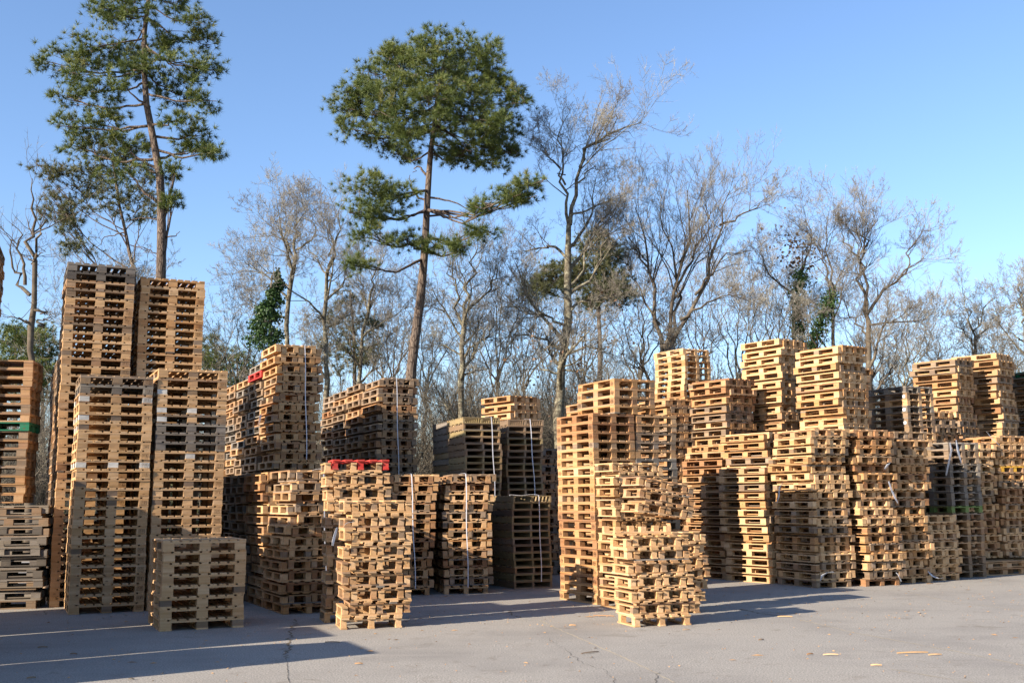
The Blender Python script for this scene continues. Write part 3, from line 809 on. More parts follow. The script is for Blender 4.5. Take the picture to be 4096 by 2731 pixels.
dead = leafmat('dry_leaves', [(0, (.09, .055, .035)), (.5, (.15, .085, .05)), (1, (.22, .13, .07))], .2)

BARKS = {}
def tubes(P, Rad, sides):
    """P (n,k,3) polylines, Rad (n,k) radii -> verts, quads"""
    n, k, _ = P.shape
    T = np.empty_like(P); T[:, 1:-1] = P[:, 2:] - P[:, :-2]; T[:, 0] = P[:, 1] - P[:, 0]; T[:, -1] = P[:, -1] - P[:, -2]
    T /= np.linalg.norm(T, axis=2, keepdims=True) + 1e-9
    ref = np.where(np.abs(T[:, :1, 2:3]) < .9, np.array([0, 0, 1.]), np.array([1., 0, 0]))
    A = np.cross(T, np.broadcast_to(ref, T.shape)); A /= np.linalg.norm(A, axis=2, keepdims=True) + 1e-9
    B = np.cross(T, A)
    ang = 2 * np.pi * np.arange(sides) / sides
    V = P[:, :, None, :] + Rad[:, :, None, None] * (np.cos(ang)[None, None, :, None] * A[:, :, None, :] + np.sin(ang)[None, None, :, None] * B[:, :, None, :])
    idx = np.arange(n * k * sides).reshape(n, k, sides)
    a = idx[:, :-1, :]; b = idx[:, 1:, :]
    Q = np.stack([a, np.roll(a, -1, 2), np.roll(b, -1, 2), b], axis=-1).reshape(-1, 4)
    return V.reshape(-1, 3), Q

def spikes(P, r):
    """straight tapering three-sided twigs: start and end of P (n,k,3)"""
    a, b = P[:, 0], P[:, -1]; T = (b - a) / (np.linalg.norm(b - a, axis=1, keepdims=True) + 1e-9)
    A = np.cross(T, np.array([.31, .87, .39])); A /= np.linalg.norm(A, axis=1, keepdims=True) + 1e-9; B = np.cross(T, A)
    ang = 2 * np.pi * np.arange(3) / 3
    ring = a[:, None] + r[:, None, None] * (np.cos(ang)[None, :, None] * A[:, None] + np.sin(ang)[None, :, None] * B[:, None])
    V = np.concatenate([ring, b[:, None]], axis=1).reshape(-1, 3)
    i = 4 * np.arange(len(a))[:, None, None]
    return V, (i + np.array([[0, 1, 3], [1, 2, 3], [2, 0, 3]])[None]).reshape(-1, 3)

def norm(v): return v / (np.linalg.norm(v, axis=-1, keepdims=True) + 1e-9)

def grow(rr, start, dirn, length, rad, k, wig, up, taper=.25, droop=0.):
    """vectorised crooked branches"""
    n = len(start); P = np.zeros((n, k, 3)); P[:, 0] = start; d = norm(dirn)
    for i in range(1, k):
        d = norm(d + rr.normal(0, wig, (n, 3)) + np.array([0, 0, up - droop * i / k]))
        P[:, i] = P[:, i - 1] + d * (length / (k - 1))[:, None]
    f = np.linspace(0, 1, k)[None]
    Rr = rad[:, None] * (1 - (1 - taper) * f)
    return P, Rr

def children(rr, P, Rr, m, t0, t1, spread, lr, rad_f, up=.0, tips=True):
    """m children on every branch"""
    n, k, _ = P.shape
    t = rr.uniform(t0, t1, (n, m)); 
    if tips: t[:, 0] = .98
    x = t * (k - 1); i = np.clip(x.astype(int), 0, k - 2); f = (x - i)[..., None]
    ii = np.arange(n)[:, None]
    S = P[ii, i] * (1 - f) + P[ii, i + 1] * f
    T = norm(P[ii, i + 1] - P[ii, i])
    r = Rr[ii, i] * (1 - f[..., 0]) + Rr[ii, i + 1] * f[..., 0]
    rv = norm(rr.normal(0, 1, T.shape)); side = norm(rv - (rv * T).sum(-1, keepdims=True) * T)
    a = np.abs(rr.normal(spread, .22, t.shape))[..., None]
    if tips: a[:, 0] *= .35
    D = norm(T * np.cos(a) + side * np.sin(a) + np.array([0, 0, up]))
    plen = np.linalg.norm(P[:, 1:] - P[:, :-1], axis=2).sum(1)
    L = plen[:, None] * lr * rr.uniform(.6, 1.15, t.shape) * (1.15 - .45 * t)
    return S.reshape(-1, 3), D.reshape(-1, 3), L.reshape(-1), (r * rad_f).reshape(-1)

def merge(parts):
    V, Q, o = [], [], 0
    for v, q in parts: V.append(v); Q.append(q + o); o += len(v)
    return np.concatenate(V), np.concatenate(Q)

def resample(pts, k, rr=None, wob=0):
    pts = np.array(pts, float); d = np.r_[0, np.cumsum(np.linalg.norm(np.diff(pts, axis=0), axis=1))]
    s = np.linspace(0, d[-1], k); out = np.stack([np.interp(s, d, pts[:, i]) for i in range(3)], 1)
    if rr is not None: out[1:-1] += rr.normal(0, wob, out[1:-1].shape) * np.array([1, 1, .4])
    return out

def bare_crown(rr, limbs, mcount=(7, 6, 6, 5), lr=(.52, .5, .5, .5), spread=.75, up=.06, rmin=.006, twig_up=.05):
    """limbs: list of (P(k,3), R(k)); returns (branch mesh, twig mesh)"""
    big, small = [], []
    P = np.stack([resample(l[0], 9) for l in limbs]); Rr = np.stack([np.interp(np.linspace(0, 1, 9), np.linspace(0, 1, len(l[1])), l[1]) for l in limbs])
    for lev in range(len(mcount)):
        t0 = .28 if lev == 0 else .15
        S, D, L, r = children(rr, P, Rr, mcount[lev], t0, 1., spread + .12 * lev, lr[lev], .50 if lev == 0 else .6, up)
        r = np.maximum(r, rmin)
        k = (7, 5, 3, 3)[min(lev, 3)]
        P, Rr = grow(rr, S, D, L, r, k, (.14, .14, .12, .10)[min(lev, 3)], twig_up * (1 + lev), .3)
        Rr = np.maximum(Rr, rmin * .7)
        if lev == len(mcount) - 1:
            tip = spikes(P, Rr[:, 0] * .75)
        else:
            (big if lev < 2 else small).append(tubes(P, Rr, (4, 3, 3, 3)[min(lev, 3)]))
    sV, sQ = merge(small) if small else (np.zeros((0, 3)), np.zeros((0, 4), int))
    return merge(big), (np.concatenate([sV, tip[0]]), sQ, tip[1] + len(sV))

def make_tree(name, label, group, base, pieces, cat='tree'):
    """pieces: (part name, verts, quads, tris, material, tone)"""
    e = link(bpy.data.objects.new(name, None)); e.location = base; e.empty_display_size = 1
    tag(e, label, cat, group)
    b = np.array(base)
    for (pn, V, Q, T, mat, tone) in pieces:
        me = mesh_np(pn, V - b, Q, T, mat, smooth=(pn in ('trunk', 'limbs')))
        if tone is not None:
            a = me.attributes.new('tone', 'FLOAT', 'POINT'); a.data.foreach_set('value', tone.astype(np.float32))
        po = link(bpy.data.objects.new(pn, me), e)
        if pn in ('twigs', 'crown', 'foliage'): po['kind'] = 'stuff'
    return e

def pts_px(pl, Y, rr=None, dyj=0):
    out = []
    for i, q in enumerate(pl):
        y = Y + (q[2] if len(q) > 2 else 0)
        out.append(tuple(px_at(q[0], q[1], y)))
    return out

def oak(name, label, Y, trunk, r0, limbs, seed, mat=None, counts=(7, 6, 6, 8), group='bare trees behind the yard', extra=0, lr=(.60, .56, .54, .66), spread=.8, rmin=.0058, up=.08):
    """trunk: pixels from the ground up; limbs: list of (list of pixels (x,y[,depth]), start radius)"""
    rr = np.random.RandomState(seed)
    tp = pts_px(trunk, Y); tp[0] = (tp[0][0], tp[0][1], 0.0); r0 *= .82
    T = resample(tp, 14, rr, .05)
    TR = r0 * (1 - .55 * np.linspace(0, 1, 14)) * rr.uniform(.86, 1.16, 14); TR[0] *= 1.3
    L = []
    for pl, r in limbs:
        p = pts_px(pl, Y)
        p = resample(resample(p, 12)[:10], 10, rr, .10)
        L.append((p, r * .64 * (1 - .82 * np.linspace(0, 1, 10))))
    # automatic limbs round the trunk in depth
    for j in range(extra):
        t = rr.uniform(.45, 1.0); i = int(t * 13); s = T[i]
        a = rr.uniform(0, 2 * np.pi); hgt = T[-1][2]
        ln = hgt * rr.uniform(.2, .34)
        P, _ = grow(rr, s[None], np.array([[np.cos(a), np.sin(a), .75 + .5 * t]]), np.array([ln]), np.array([.1]), 10, .15, .05)
        L.append((P[0], (TR[i] * .6) * (1 - .8 * np.linspace(0, 1, 10))))
    trunkparts = [tubes(T[None], TR[None], 9)]
    LP = np.stack([l[0] for l in L]); LR = np.stack([l[1] for l in L])
    limbmesh = tubes(LP, LR, 6)
    big, small = bare_crown(rr, L, counts, lr, spread=spread, rmin=rmin, up=up)
    mat = mat or bark
    V, Q = trunkparts[0]
    bV, bQ = merge([limbmesh, big])
    return make_tree(name, label, group, (T[0][0], T[0][1], 0), [('trunk', V, Q, None, mat, None), ('limbs', bV, bQ, None, mat, None), ('twigs', small[0], small[1], small[2], twig, None)])

def tufts(rr, C, D, nn, ln, w, tone):
    """needle tufts: centres C (n,3), axes D (n,3), nn needles each; returns verts, tris, tone"""
    n = len(C)
    d = norm(D[:, None, :] * .75 + rr.normal(0, .62, (n, nn, 3)))
    side = norm(np.cross(d, rr.normal(0, 1, (n, nn, 3))))
    l = ln * rr.uniform(.7, 1.2, (n, nn, 1)); o = C[:, None, :] - d * 0.02
    V = np.stack([o - side * w, o + side * w, o + d * l], axis=2)
    T = np.arange(n * nn * 3).reshape(-1, 3)
    tn = np.repeat(np.clip(tone[:, None] + rr.normal(0, .12, (n, nn)), 0, .97), 3, axis=1).reshape(-1)
    return V.reshape(-1, 3), T, tn

def pine(name, label, Y, trunk, r0, clumps, seed, mat=needle, nn=26, ln=.24, w=.0135, dens=1.0, dead_limbs=(), group='pines behind the yard'):
    """clumps: (x px, y px, depth offset m, rx px, ry px, attach index 0..1 along the trunk)"""
    rr = np.random.RandomState(seed)
    tp = pts_px(trunk, Y); tp[0] = (tp[0][0], tp[0][1], 0.0)
    T = resample(tp, 24, rr, .02); TR = r0 * (1 - .78 * np.linspace(0, 1, 24) ** 1.1)
    mpp = Y / F
    LP, LR, SP, SR = [], [], [], []
    Cs, Ds, tn = [], [], []
    for (x, y, dz, rx, ry, at) in clumps:
        if seed == 13 and y < 660: x, y = 1735 + (x - 1735) * .96, 640 - (640 - y) * .93
        c = np.array(px_at(x, y, Y + dz)); rxm, rzm = rx * mpp, ry * mpp; rym = (rxm + rzm) / 2 * .95
        ti = at * 23; i = int(min(ti, 22)); s = T[i] + (T[i + 1] - T[i]) * (ti - i)
        mid = (s + c) / 2 + np.array([0, 0, -.10 * np.linalg.norm(c - s)]) + rr.normal(0, .12, 3)
        P = resample([s, mid, c + (c - s) * .15], 10, rr, .06)
        r = TR[i] * .42 * (1 - .8 * np.linspace(0, 1, 10)); LP.append(P); LR.append(r)
        nsub = max(6, int(27 * rxm * rzm * dens))
        # sub-clumps (bough ends)
        for j in range(nsub):
            v = norm(rr.normal(0, 1, 3)); q = rr.uniform(.15, 1) ** .5
            sc = c + v * q * np.array([rxm, rym, rzm])
            st = P[rr.randint(4, 10)]
            m = (st + sc) / 2 + rr.normal(0, .08, 3)
            SP.append(resample([st, m, sc], 5)); SR.append(.022 * (1 - .6 * np.linspace(0, 1, 5)))
            out = norm(np.array([v[0], v[1], v[2] * .6 + .65]))
            nt_ = rr.randint(7, 12)
            off = rr.normal(0, 1, (nt_, 3)) * np.array([.22, .22, .14]) * (Y / 44)
            Cs.append(sc + off); Ds.append(norm(out + off * 1.3)); 
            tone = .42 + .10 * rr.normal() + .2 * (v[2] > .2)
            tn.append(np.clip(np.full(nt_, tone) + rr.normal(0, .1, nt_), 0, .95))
    for pl, r in dead_limbs:
        P = resample(pts_px(pl, Y), 10, rr, .05); LP.append(P); LR.append(r * (1 - .75 * np.linspace(0, 1, 10)))
    Cs = np.concatenate(Cs); Ds = np.concatenate(Ds); tn = np.concatenate(tn)
    fV, fT, ft = tufts(rr, Cs, Ds, nn, ln, w, tn)
    V, Q = tubes(T[None], TR[None], 12)
    b1 = tubes(np.stack(LP), np.stack(LR), 6); b2 = tubes(np.stack(SP), np.stack(SR), 3)
    bV, bQ = merge([b1, b2])
    print(name, 'tufts', len(Cs))
    return make_tree(name, label, group, (T[0][0], T[0][1], 0), [('trunk', V, Q, None, pbark, None), ('limbs', bV, bQ, None, pbark, None), ('crown', fV, None, fT, mat, ft)])

def leaves(rr, C, size, tone):
    n = len(C); d = norm(rr.normal(0, 1, (n, 3))); s = norm(np.cross(d, rr.normal(0, 1, (n, 3))))
    l = size * rr.uniform(.6, 1.3, (n, 1))
    V = np.stack([C - s * l * .5, C + d * l * .5, C + s * l * .5, C - d * l * .5], axis=1).reshape(-1, 3)
    Q = np.arange(n * 4).reshape(-1, 4)
    return V, Q, np.repeat(tone, 4)

# the two tall pines
pine('pine_tree', 'tall pine with a leaning dark trunk behind the tallest tower', 52,
     [(642, 2000), (645, 1075), (648, 930), (640, 720), (612, 540), (592, 440), (578, 330), (574, 200), (582, 100), (596, 0), (610, -150)], .35,
     [(520, 40, -.5, 150, 80, .93), (700, 20, .5, 90, 60, .95), (600, -90, 0, 170, 90, .99), (420, 60, .3, 90, 60, .90),
      (390, 190, -.6, 120, 75, .86), (230, 250, .3, 75, 60, .80), (330, 290, -.8, 110, 70, .80), (500, 230, .8, 120, 70, .88), (700, 160, .3, 110, 60, .90),
      (790, 90, -.4, 60, 50, .92), (810, 165, .5, 55, 45, .90), (690, 260, -.9, 130, 75, .85), (830, 270, .4, 75, 55, .84), (560, 290, 0, 90, 55, .84),
      (300, 400, .6, 110, 50, .74), (420, 360, -1, 110, 60, .78), (700, 370, .9, 110, 65, .80), (830, 400, -.5, 60, 50, .76),
      (270, 500, -.7, 80, 60, .70), (400, 490, .4, 110, 60, .70), (340, 590, .2, 90, 45, .64),
      (800, 540, .4, 85, 60, .68), (720, 480, -.8, 70, 35, .70), (840, 600, -.5, 35, 30, .66), (760, 610, .5, 50, 30, .64),
      (500, 570, 0, 110, 55, .62), (700, 690, 0, 40, 30, .52), (700, 800, 0, 35, 30, .44), (520, 680, -.4, 90, 45, .56)],
     11, dead_limbs=[([(650, 950), (700, 945), (720, 925)], .05), ([(630, 1020), (560, 985), (540, 960)], .035), ([(600, 430), (520, 370), (480, 340)], .07), ([(640, 880), (560, 870), (500, 890)], .04),
                     ([(640, 700), (560, 660), (520, 680)], .05)], dens=.48, nn=34, ln=.34, w=.0135)
pine('pine_tree', 'smaller brownish pine drooping left of the leaning dark pine trunk', 58,
     [(545, 2000), (535, 1060), (500, 930), (480, 830), (465, 740), (450, 640)], .22,
     [(300, 720, 0, 120, 75, .80), (430, 680, .6, 120, 70, .9), (190, 690, -.5, 60, 50, .78), (250, 830, .3, 110, 60, .68), (400, 800, -.7, 120, 60, .75),
      (560, 780, .5, 100, 55, .8), (300, 910, 0, 85, 45, .6), (240, 860, .8, 60, 60, .62), (290, 980, -.4, 60, 30, .55), (570, 850, -.6, 75, 40, .70), (500, 620, 0, 110, 60, .98),
      (400, 600, 0, 90, 50, .98), (600, 700, .4, 50, 40, .88)],
     12, mat=needle2, dens=.42, nn=26, ln=.34, w=.014, dead_limbs=[([(500, 930), (420, 950), (380, 1000)], .04), ([(520, 980), (600, 1010), (640, 1040)], .03)])
pine('pine_tree', 'tall round-crowned pine standing alone in the middle', 44,
     [(1622, 2050), (1640, 1490), (1668, 1300), (1690, 1120), (1703, 930), (1712, 760), (1720, 640), (1728, 560), (1738, 460), (1760, 330), (1790, 200)], .27,
     [(1740, 160, -.5, 85, 70, .97), (1860, 150, .4, 90, 65, .98), (1960, 190, -.3, 80, 70, .96), (1620, 210, .5, 85, 60, .95), (1560, 210, -.6, 70, 60, .93),
      (1480, 270, .3, 75, 60, .92), (1700, 260, -1.4, 120, 80, .95), (1850, 270, 1.4, 120, 80, .96), (1980, 290, .2, 75, 75, .94), (1420, 340, -.4, 70, 60, .90),
      (1360, 410, .4, 60, 50, .87), (1560, 330, -1.2, 110, 80, .92), (1720, 380, -2., 120, 85, .92), (1880, 390, -1.2, 120, 85, .92), (2040, 330, 0, 60, 60, .92), (2070, 390, -.5, 45, 60, .90),
      (1460, 440, 1.0, 100, 55, .87), (1580, 450, -1.6, 110, 70, .88), (1760, 500, 1.6, 120, 60, .88), (1940, 480, -1.6, 110, 80, .89), (2030, 490, .8, 70, 60, .88),
      (1400, 500, -.3, 75, 45, .84), (1520, 540, .2, 100, 50, .83), (1650, 540, -1.8, 90, 50, .85), (1870, 590, -1.0, 120, 55, .83), (2000, 570, .3, 90, 60, .84), (1960, 650, -.4, 95, 45, .80),
      (1590, 610, .8, 90, 40, .79), (1830, 640, .6, 80, 35, .78), (2040, 600, -.2, 40, 50, .84),
      (1480, 760, -2.6, 95, 65, .70), (1580, 780, -2.2, 75, 60, .70), (1440, 850, -2.8, 60, 50, .66), (1545, 870, -2.4, 75, 45, .66), (1500, 950, -2.6, 85, 45, .60), (1630, 960, -2., 65, 38, .58),
      (1450, 1060, -2.2, 60, 38, .56), (1740, 975, -1.8, 45, 28, .58), (1940, 820, -3.4, 55, 22, .66), (2030, 785, -4.2, 65, 28, .66), (2110, 735, -4.6, 45, 36, .66), (2085, 790, -4.2, 55, 30, .66),
      (1930, 930, -3.2, 50, 26, .60), (1840, 985, -2.8, 45, 22, .58)],
     13, nn=44, ln=.29, w=.0085, dens=.95, dead_limbs=[([(1705, 700), (1668, 665), (1650, 690)], .06), ([(1690, 1060), (1665, 1050)], .04), ([(1700, 800), (1670, 790), (1650, 760), (1640, 700)], .05), ([(1712, 790), (1790, 800), (1900, 850)], .05), ([(1706, 860), (1830, 875), (1900, 920)], .05)])
pine('pine_tree', 'dark small pine crown behind the big pale oak', 62,
     [(2400, 2030), (2400, 1500), (2390, 1000)], .25,
     [(2370, 980, 0, 75, 55, .95), (2440, 1030, .5, 80, 65, .92), (2330, 1090, -.5, 90, 65, .9), (2470, 1120, .2, 80, 60, .88), (2230, 1110, 0, 100, 60, .85), (2150, 1150, .3, 80, 50, .82), (2400, 1180, 0, 110, 55, .8), (2480, 1180, 0, 60, 40, .8)],
     15, mat=needle2, dens=.95, ln=.34, w=.014)
pine('pine_tree', 'thin pine half hidden among the bare trees left of the middle', 60,
     [(1420, 2030), (1420, 1500), (1410, 1250), (1400, 1160)], .2,
     [(1390, 1200, 0, 70, 50, .95), (1350, 1270, .4, 60, 45, .9), (1430, 1290, -.4, 80, 50, .88), (1400, 1370, .3, 90, 50, .8), (1330, 1400, 0, 60, 45, .78), (1450, 1400, .4, 80, 45, .78), (1390, 1460, 0, 90, 45, .7)],
     16, mat=needle2, dens=.42, ln=.34, w=.016)
for i, (x, y, s, lab) in enumerate([(60, 1330, 1.0, 'leftmost green pine at the foot of the bare dark tree'), (170, 1360, .95, 'green pine just left of the tallest tower'),
                               (830, 1400, .8, 'small round green tree right of the tall towers'), (950, 1440, .7, 'low bluish pine left of the high strapped stack')]):
    pine('pine_tree', lab, 66 + 3 * i, [(x, 2030), (x, 1600), (x, y - 30 * s)], .2,
         [(x, y - 20 * s, 0, 55 * s, 45 * s, .97), (x - 50 * s, y + 30 * s, .5, 60 * s, 50 * s, .9), (x + 55 * s, y + 30 * s, -.5, 55 * s, 50 * s, .9), (x, y + 80 * s, 0, 80 * s, 50 * s, .85),
          (x - 50 * s, y + 140 * s, .5, 70 * s, 55 * s, .7), (x + 50 * s, y + 150 * s, -.5, 70 * s, 55 * s, .7), (x, y + 220 * s, 0, 80 * s, 60 * s, .6)], 20 + i, mat=needle, dens=.5, ln=.38, w=.02, nn=20, group='small pines far behind')

# bare trees, left to right
oak('bare_tree', 'crooked dark dead tree at the far left', 34, [(128, 2100), (122, 1500), (122, 1300), (140, 1150), (140, 1040)], .2,
    [([(135, 1060), (130, 950), (128, 860), (132, 760), (125, 640)], .11), ([(138, 1050), (150, 930), (165, 850), (160, 740)], .09), ([(120, 1180), (80, 1110), (40, 1040), (50, 960), (52, 900)], .10),
     ([(100, 1140), (95, 1030), (85, 930), (40, 890), (-10, 880)], .09), ([(120, 1290), (80, 1270), (5, 1270)], .07), ([(130, 1080), (150, 1010), (190, 970)], .06), ([(135, 1240), (160, 1250), (200, 1260), (215, 1240)], .07),
     ([(150, 1300), (190, 1280), (200, 1250)], .06), ([(140, 1060), (100, 1020), (60, 1010)], .05)],
    31, mat=bark_d, counts=(5, 4, 4), rmin=.006)
oak('bare_tree', 'wide bare tree behind the high strapped stack', 46, [(1150, 2050), (1150, 1400), (1148, 1280), (1165, 1150), (1180, 1050)], .22,
    [([(1180, 1050), (1190, 950), (1210, 850), (1200, 740)], .12), ([(1175, 1080), (1130, 980), (1080, 900), (1000, 840)], .10), ([(1150, 1200), (1080, 1120), (1000, 1060), (890, 1040)], .09),
     ([(1150, 1280), (1060, 1240), (980, 1210), (900, 1260)], .08), ([(1180, 1060), (1130, 950), (1080, 830), (1100, 740)], .09), ([(1185, 1000), (1260, 950), (1240, 860), (1230, 760)], .08), ([(1160, 1150), (1100, 1100), (960, 1080), (880, 1130)], .07)],
    32, counts=(9, 7, 5, 7), extra=4)
oak('bare_tree', 'slim grey forked tree right behind the high strapped stack', 44, [(1310, 2060), (1308, 1500), (1302, 1350), (1305, 1200), (1306, 1130)], .20,
    [([(1306, 1130), (1330, 1060), (1345, 960), (1370, 860), (1380, 740)], .10), ([(1306, 1120), (1320, 1030), (1325, 930), (1300, 830)], .10), ([(1306, 1130), (1280, 1040), (1230, 980), (1160, 960)], .08),
     ([(1304, 1290), (1260, 1240), (1210, 1300)], .06), ([(1306, 1200), (1370, 1130), (1430, 1090), (1480, 1010)], .08), ([(1308, 1320), (1400, 1260), (1440, 1230)], .07)],
    33, counts=(9, 7, 5, 7), extra=4)
oak('bare_tree', 'leaning double-stemmed bare tree left of the round-crowned pine', 50, [(1430, 2050), (1440, 1500), (1450, 1350), (1470, 1240), (1480, 1180)], .18,
    [([(1480, 1180), (1490, 1100), (1530, 1030), (1560, 960)], .09), ([(1470, 1240), (1440, 1150), (1430, 1060), (1400, 980)], .08), ([(1450, 1350), (1540, 1280), (1620, 1240), (1660, 1150)], .08), ([(1440, 1420), (1520, 1350), (1600, 1350)], .06)],
    34, counts=(9, 7, 5, 7), extra=5)
oak('bare_tree', 'straight bare tree behind the low solid-sided stacks', 46, [(1845, 2060), (1845, 1500), (1848, 1380), (1860, 1250)], .24,
    [([(1860, 1250), (1880, 1120), (1900, 1000), (1930, 900)], .13), ([(1850, 1300), (1830, 1180), (1800, 1050), (1790, 920)], .11), ([(1850, 1350), (1780, 1260), (1730, 1150), (1700, 1080)], .09),
     ([(1850, 1440), (1920, 1360), (1990, 1290), (2080, 1270)], .09), ([(1860, 1250), (1940, 1180), (2010, 1060), (2040, 960)], .10), ([(1850, 1500), (1930, 1480), (2000, 1400)], .08), ([(1848, 1430), (1780, 1380), (1700, 1360)], .08)],
    35, counts=(9, 7, 5, 7), extra=4)
oak('bare_tree', 'big pale lichen-covered oak right of the middle', 46, [(2235, 2060), (2240, 1600), (2255, 1450), (2272, 1300), (2275, 1150), (2278, 1000), (2275, 900)], .33,
    [([(2275, 900), (2265, 800), (2252, 700), (2250, 560), (2180, 510), (2140, 480)], .13), ([(2280, 900), (2295, 780), (2320, 660), (2340, 600), (2420, 540), (2480, 510), (2570, 490), (2660, 420)], .17),
     ([(2318, 670), (2330, 590), (2400, 570), (2450, 530), (2460, 440), (2480, 380)], .10), ([(2262, 740), (2220, 660), (2160, 560), (2150, 500)], .08), ([(2250, 690), (2245, 560), (2260, 440), (2280, 360)], .07),
     ([(2275, 1040), (2230, 990), (2180, 990), (2100, 1000), (2030, 1020)], .12), ([(2278, 870), (2360, 840), (2440, 800), (2560, 750)], .09), ([(2272, 1180), (2340, 1120), (2400, 1040), (2430, 930), (2440, 800)], .13),
     ([(2275, 1150), (2330, 1080), (2370, 980), (2500, 900), (2600, 860)], .10), ([(2265, 1260), (2330, 1200), (2430, 1190), (2540, 1180)], .11), ([(2250, 1400), (2170, 1350), (2080, 1340), (1960, 1350)], .11),
     ([(2250, 1420), (2340, 1390), (2420, 1400), (2520, 1450)], .11), ([(2260, 1300), (2180, 1250), (2120, 1180), (2030, 1090)], .10), ([(2245, 1500), (2150, 1470), (2060, 1490)], .09), ([(2250, 1480), (2330, 1480), (2400, 1540)], .08),
     ([(2300, 740), (2350, 700), (2380, 640), (2390, 500)], .07), ([(2262, 700), (2210, 640), (2140, 600)], .05)],
    36, counts=(9, 7, 5, 7), lr=(.56, .56, .54, .66), extra=5)
oak('bare_tree', 'dense dark many-stemmed tree above the see-through stack', 48, [(2640, 2060), (2640, 1600), (2650, 1450), (2660, 1380)], .34,
    [([(2650, 1420), (2625, 1280), (2600, 1120), (2590, 960), (2540, 830), (2510, 700)], .17), ([(2660, 1400), (2700, 1250), (2720, 1100), (2760, 950), (2750, 800), (2740, 620)], .17),
     ([(2680, 1390), (2790, 1180), (2840, 1050), (2880, 900), (2920, 760), (2950, 620)], .17), ([(2660, 1380), (2730, 1180), (2690, 1020), (2650, 850), (2640, 650)], .13),
     ([(2640, 1300), (2580, 1180), (2500, 1060), (2440, 1000)], .10), ([(2720, 1280), (2830, 1200), (2930, 1180), (3040, 1220)], .11), ([(2780, 1180), (2900, 1020), (3000, 1000), (3080, 1000)], .11),
     ([(2880, 900), (2980, 860), (3060, 800), (3120, 740)], .09), ([(2700, 1160), (2780, 1010), (2830, 870), (2850, 690)], .11), ([(2610, 1130), (2560, 1000), (2480, 900), (2450, 800)], .09)],
    37, mat=bark_d, counts=(10, 7, 5, 7), lr=(.52, .56, .54, .66), extra=5, spread=.62, up=.14)
oak('bare_tree', 'bare tree behind the tallest bright stack with brown leaf remnants', 52, [(3190, 2060), (3180, 1600), (3175, 1300), (3190, 1180)], .22,
    [([(3190, 1180), (3210, 1080), (3230, 980), (3220, 850), (3230, 780)], .12), ([(3185, 1200), (3110, 1120), (3050, 1050), (3020, 960)], .10), ([(3200, 1200), (3280, 1220), (3310, 1230), (3340, 1160)], .10), ([(3230, 1010), (3160, 960), (3110, 930)], .07)],
    38, mat=bark_d, counts=(9, 7, 5, 7), extra=4, up=.1)
oak('bare_tree', 'thin forked bare tree behind the bright high stack', 50, [(3335, 2060), (3335, 1500), (3332, 1330), (3330, 1210)], .19,
    [([(3330, 1200), (3310, 1080), (3270, 980), (3240, 900)], .11), ([(3330, 1200), (3330, 1080), (3300, 960), (3320, 820), (3330, 770)], .10), ([(3332, 1290), (3250, 1210), (3200, 1160)], .08), ([(3330, 1180), (3370, 1100), (3400, 1020)], .08)],
    39, mat=bark_d, counts=(9, 7, 5, 7), extra=4, up=.12)
oak('bare_tree', 'broad fan-shaped bare tree at the right', 50, [(3475, 2060), (3475, 1600), (3474, 1380), (3475, 1290)], .27,
    [([(3474, 1300), (3455, 1180), (3435, 1050), (3425, 920), (3420, 800)], .14), ([(3475, 1290), (3465, 1150), (3445, 1020), (3500, 900), (3560, 800)], .13), ([(3478, 1290), (3520, 1180), (3600, 1110), (3680, 1040), (3760, 990)], .14),
     ([(3480, 1300), (3570, 1290), (3680, 1280), (3780, 1230)], .09), ([(3470, 1340), (3400, 1250), (3360, 1160)], .09), ([(3440, 1040), (3380, 960), (3350, 860)], .08), ([(3600, 1110), (3650, 980), (3700, 920), (3780, 940)], .08), ([(3445, 1010), (3460, 900), (3450, 780)], .08)],
    40, mat=bark_d, counts=(10, 7, 5, 7), lr=(.54, .56, .54, .66), extra=4, spread=.62, up=.12)
oak('bare_tree', 'smaller pale bare tree near the right edge', 56, [(3895, 2060), (3900, 1700), (3902, 1420), (3900, 1360)], .20,
    [([(3900, 1370), (3870, 1250), (3850, 1160), (3840, 1100)], .10), ([(3902, 1370), (3930, 1260), (3980, 1180), (3990, 1110)], .10), ([(3900, 1380), (3830, 1300), (3780, 1250)], .08), ([(3902, 1360), (3960, 1280), (4040, 1230)], .08)],
    41, counts=(9, 7, 5, 7), extra=5)
oak('bare_tree', 'bare tree cut by the right picture edge', 52, [(4130, 2060), (4120, 1700), (4110, 1400), (4100, 1300)], .22,
    [([(4100, 1310), (4080, 1200), (4070, 1120), (4060, 1070)], .10), ([(4100, 1300), (4130, 1180), (4140, 1080)], .10), ([(4110, 1370), (4040, 1330), (3990, 1300)], .08), ([(4100, 1280), (4050, 1200), (4010, 1180)], .08)],
    42, counts=(9, 7, 5, 7), extra=4)
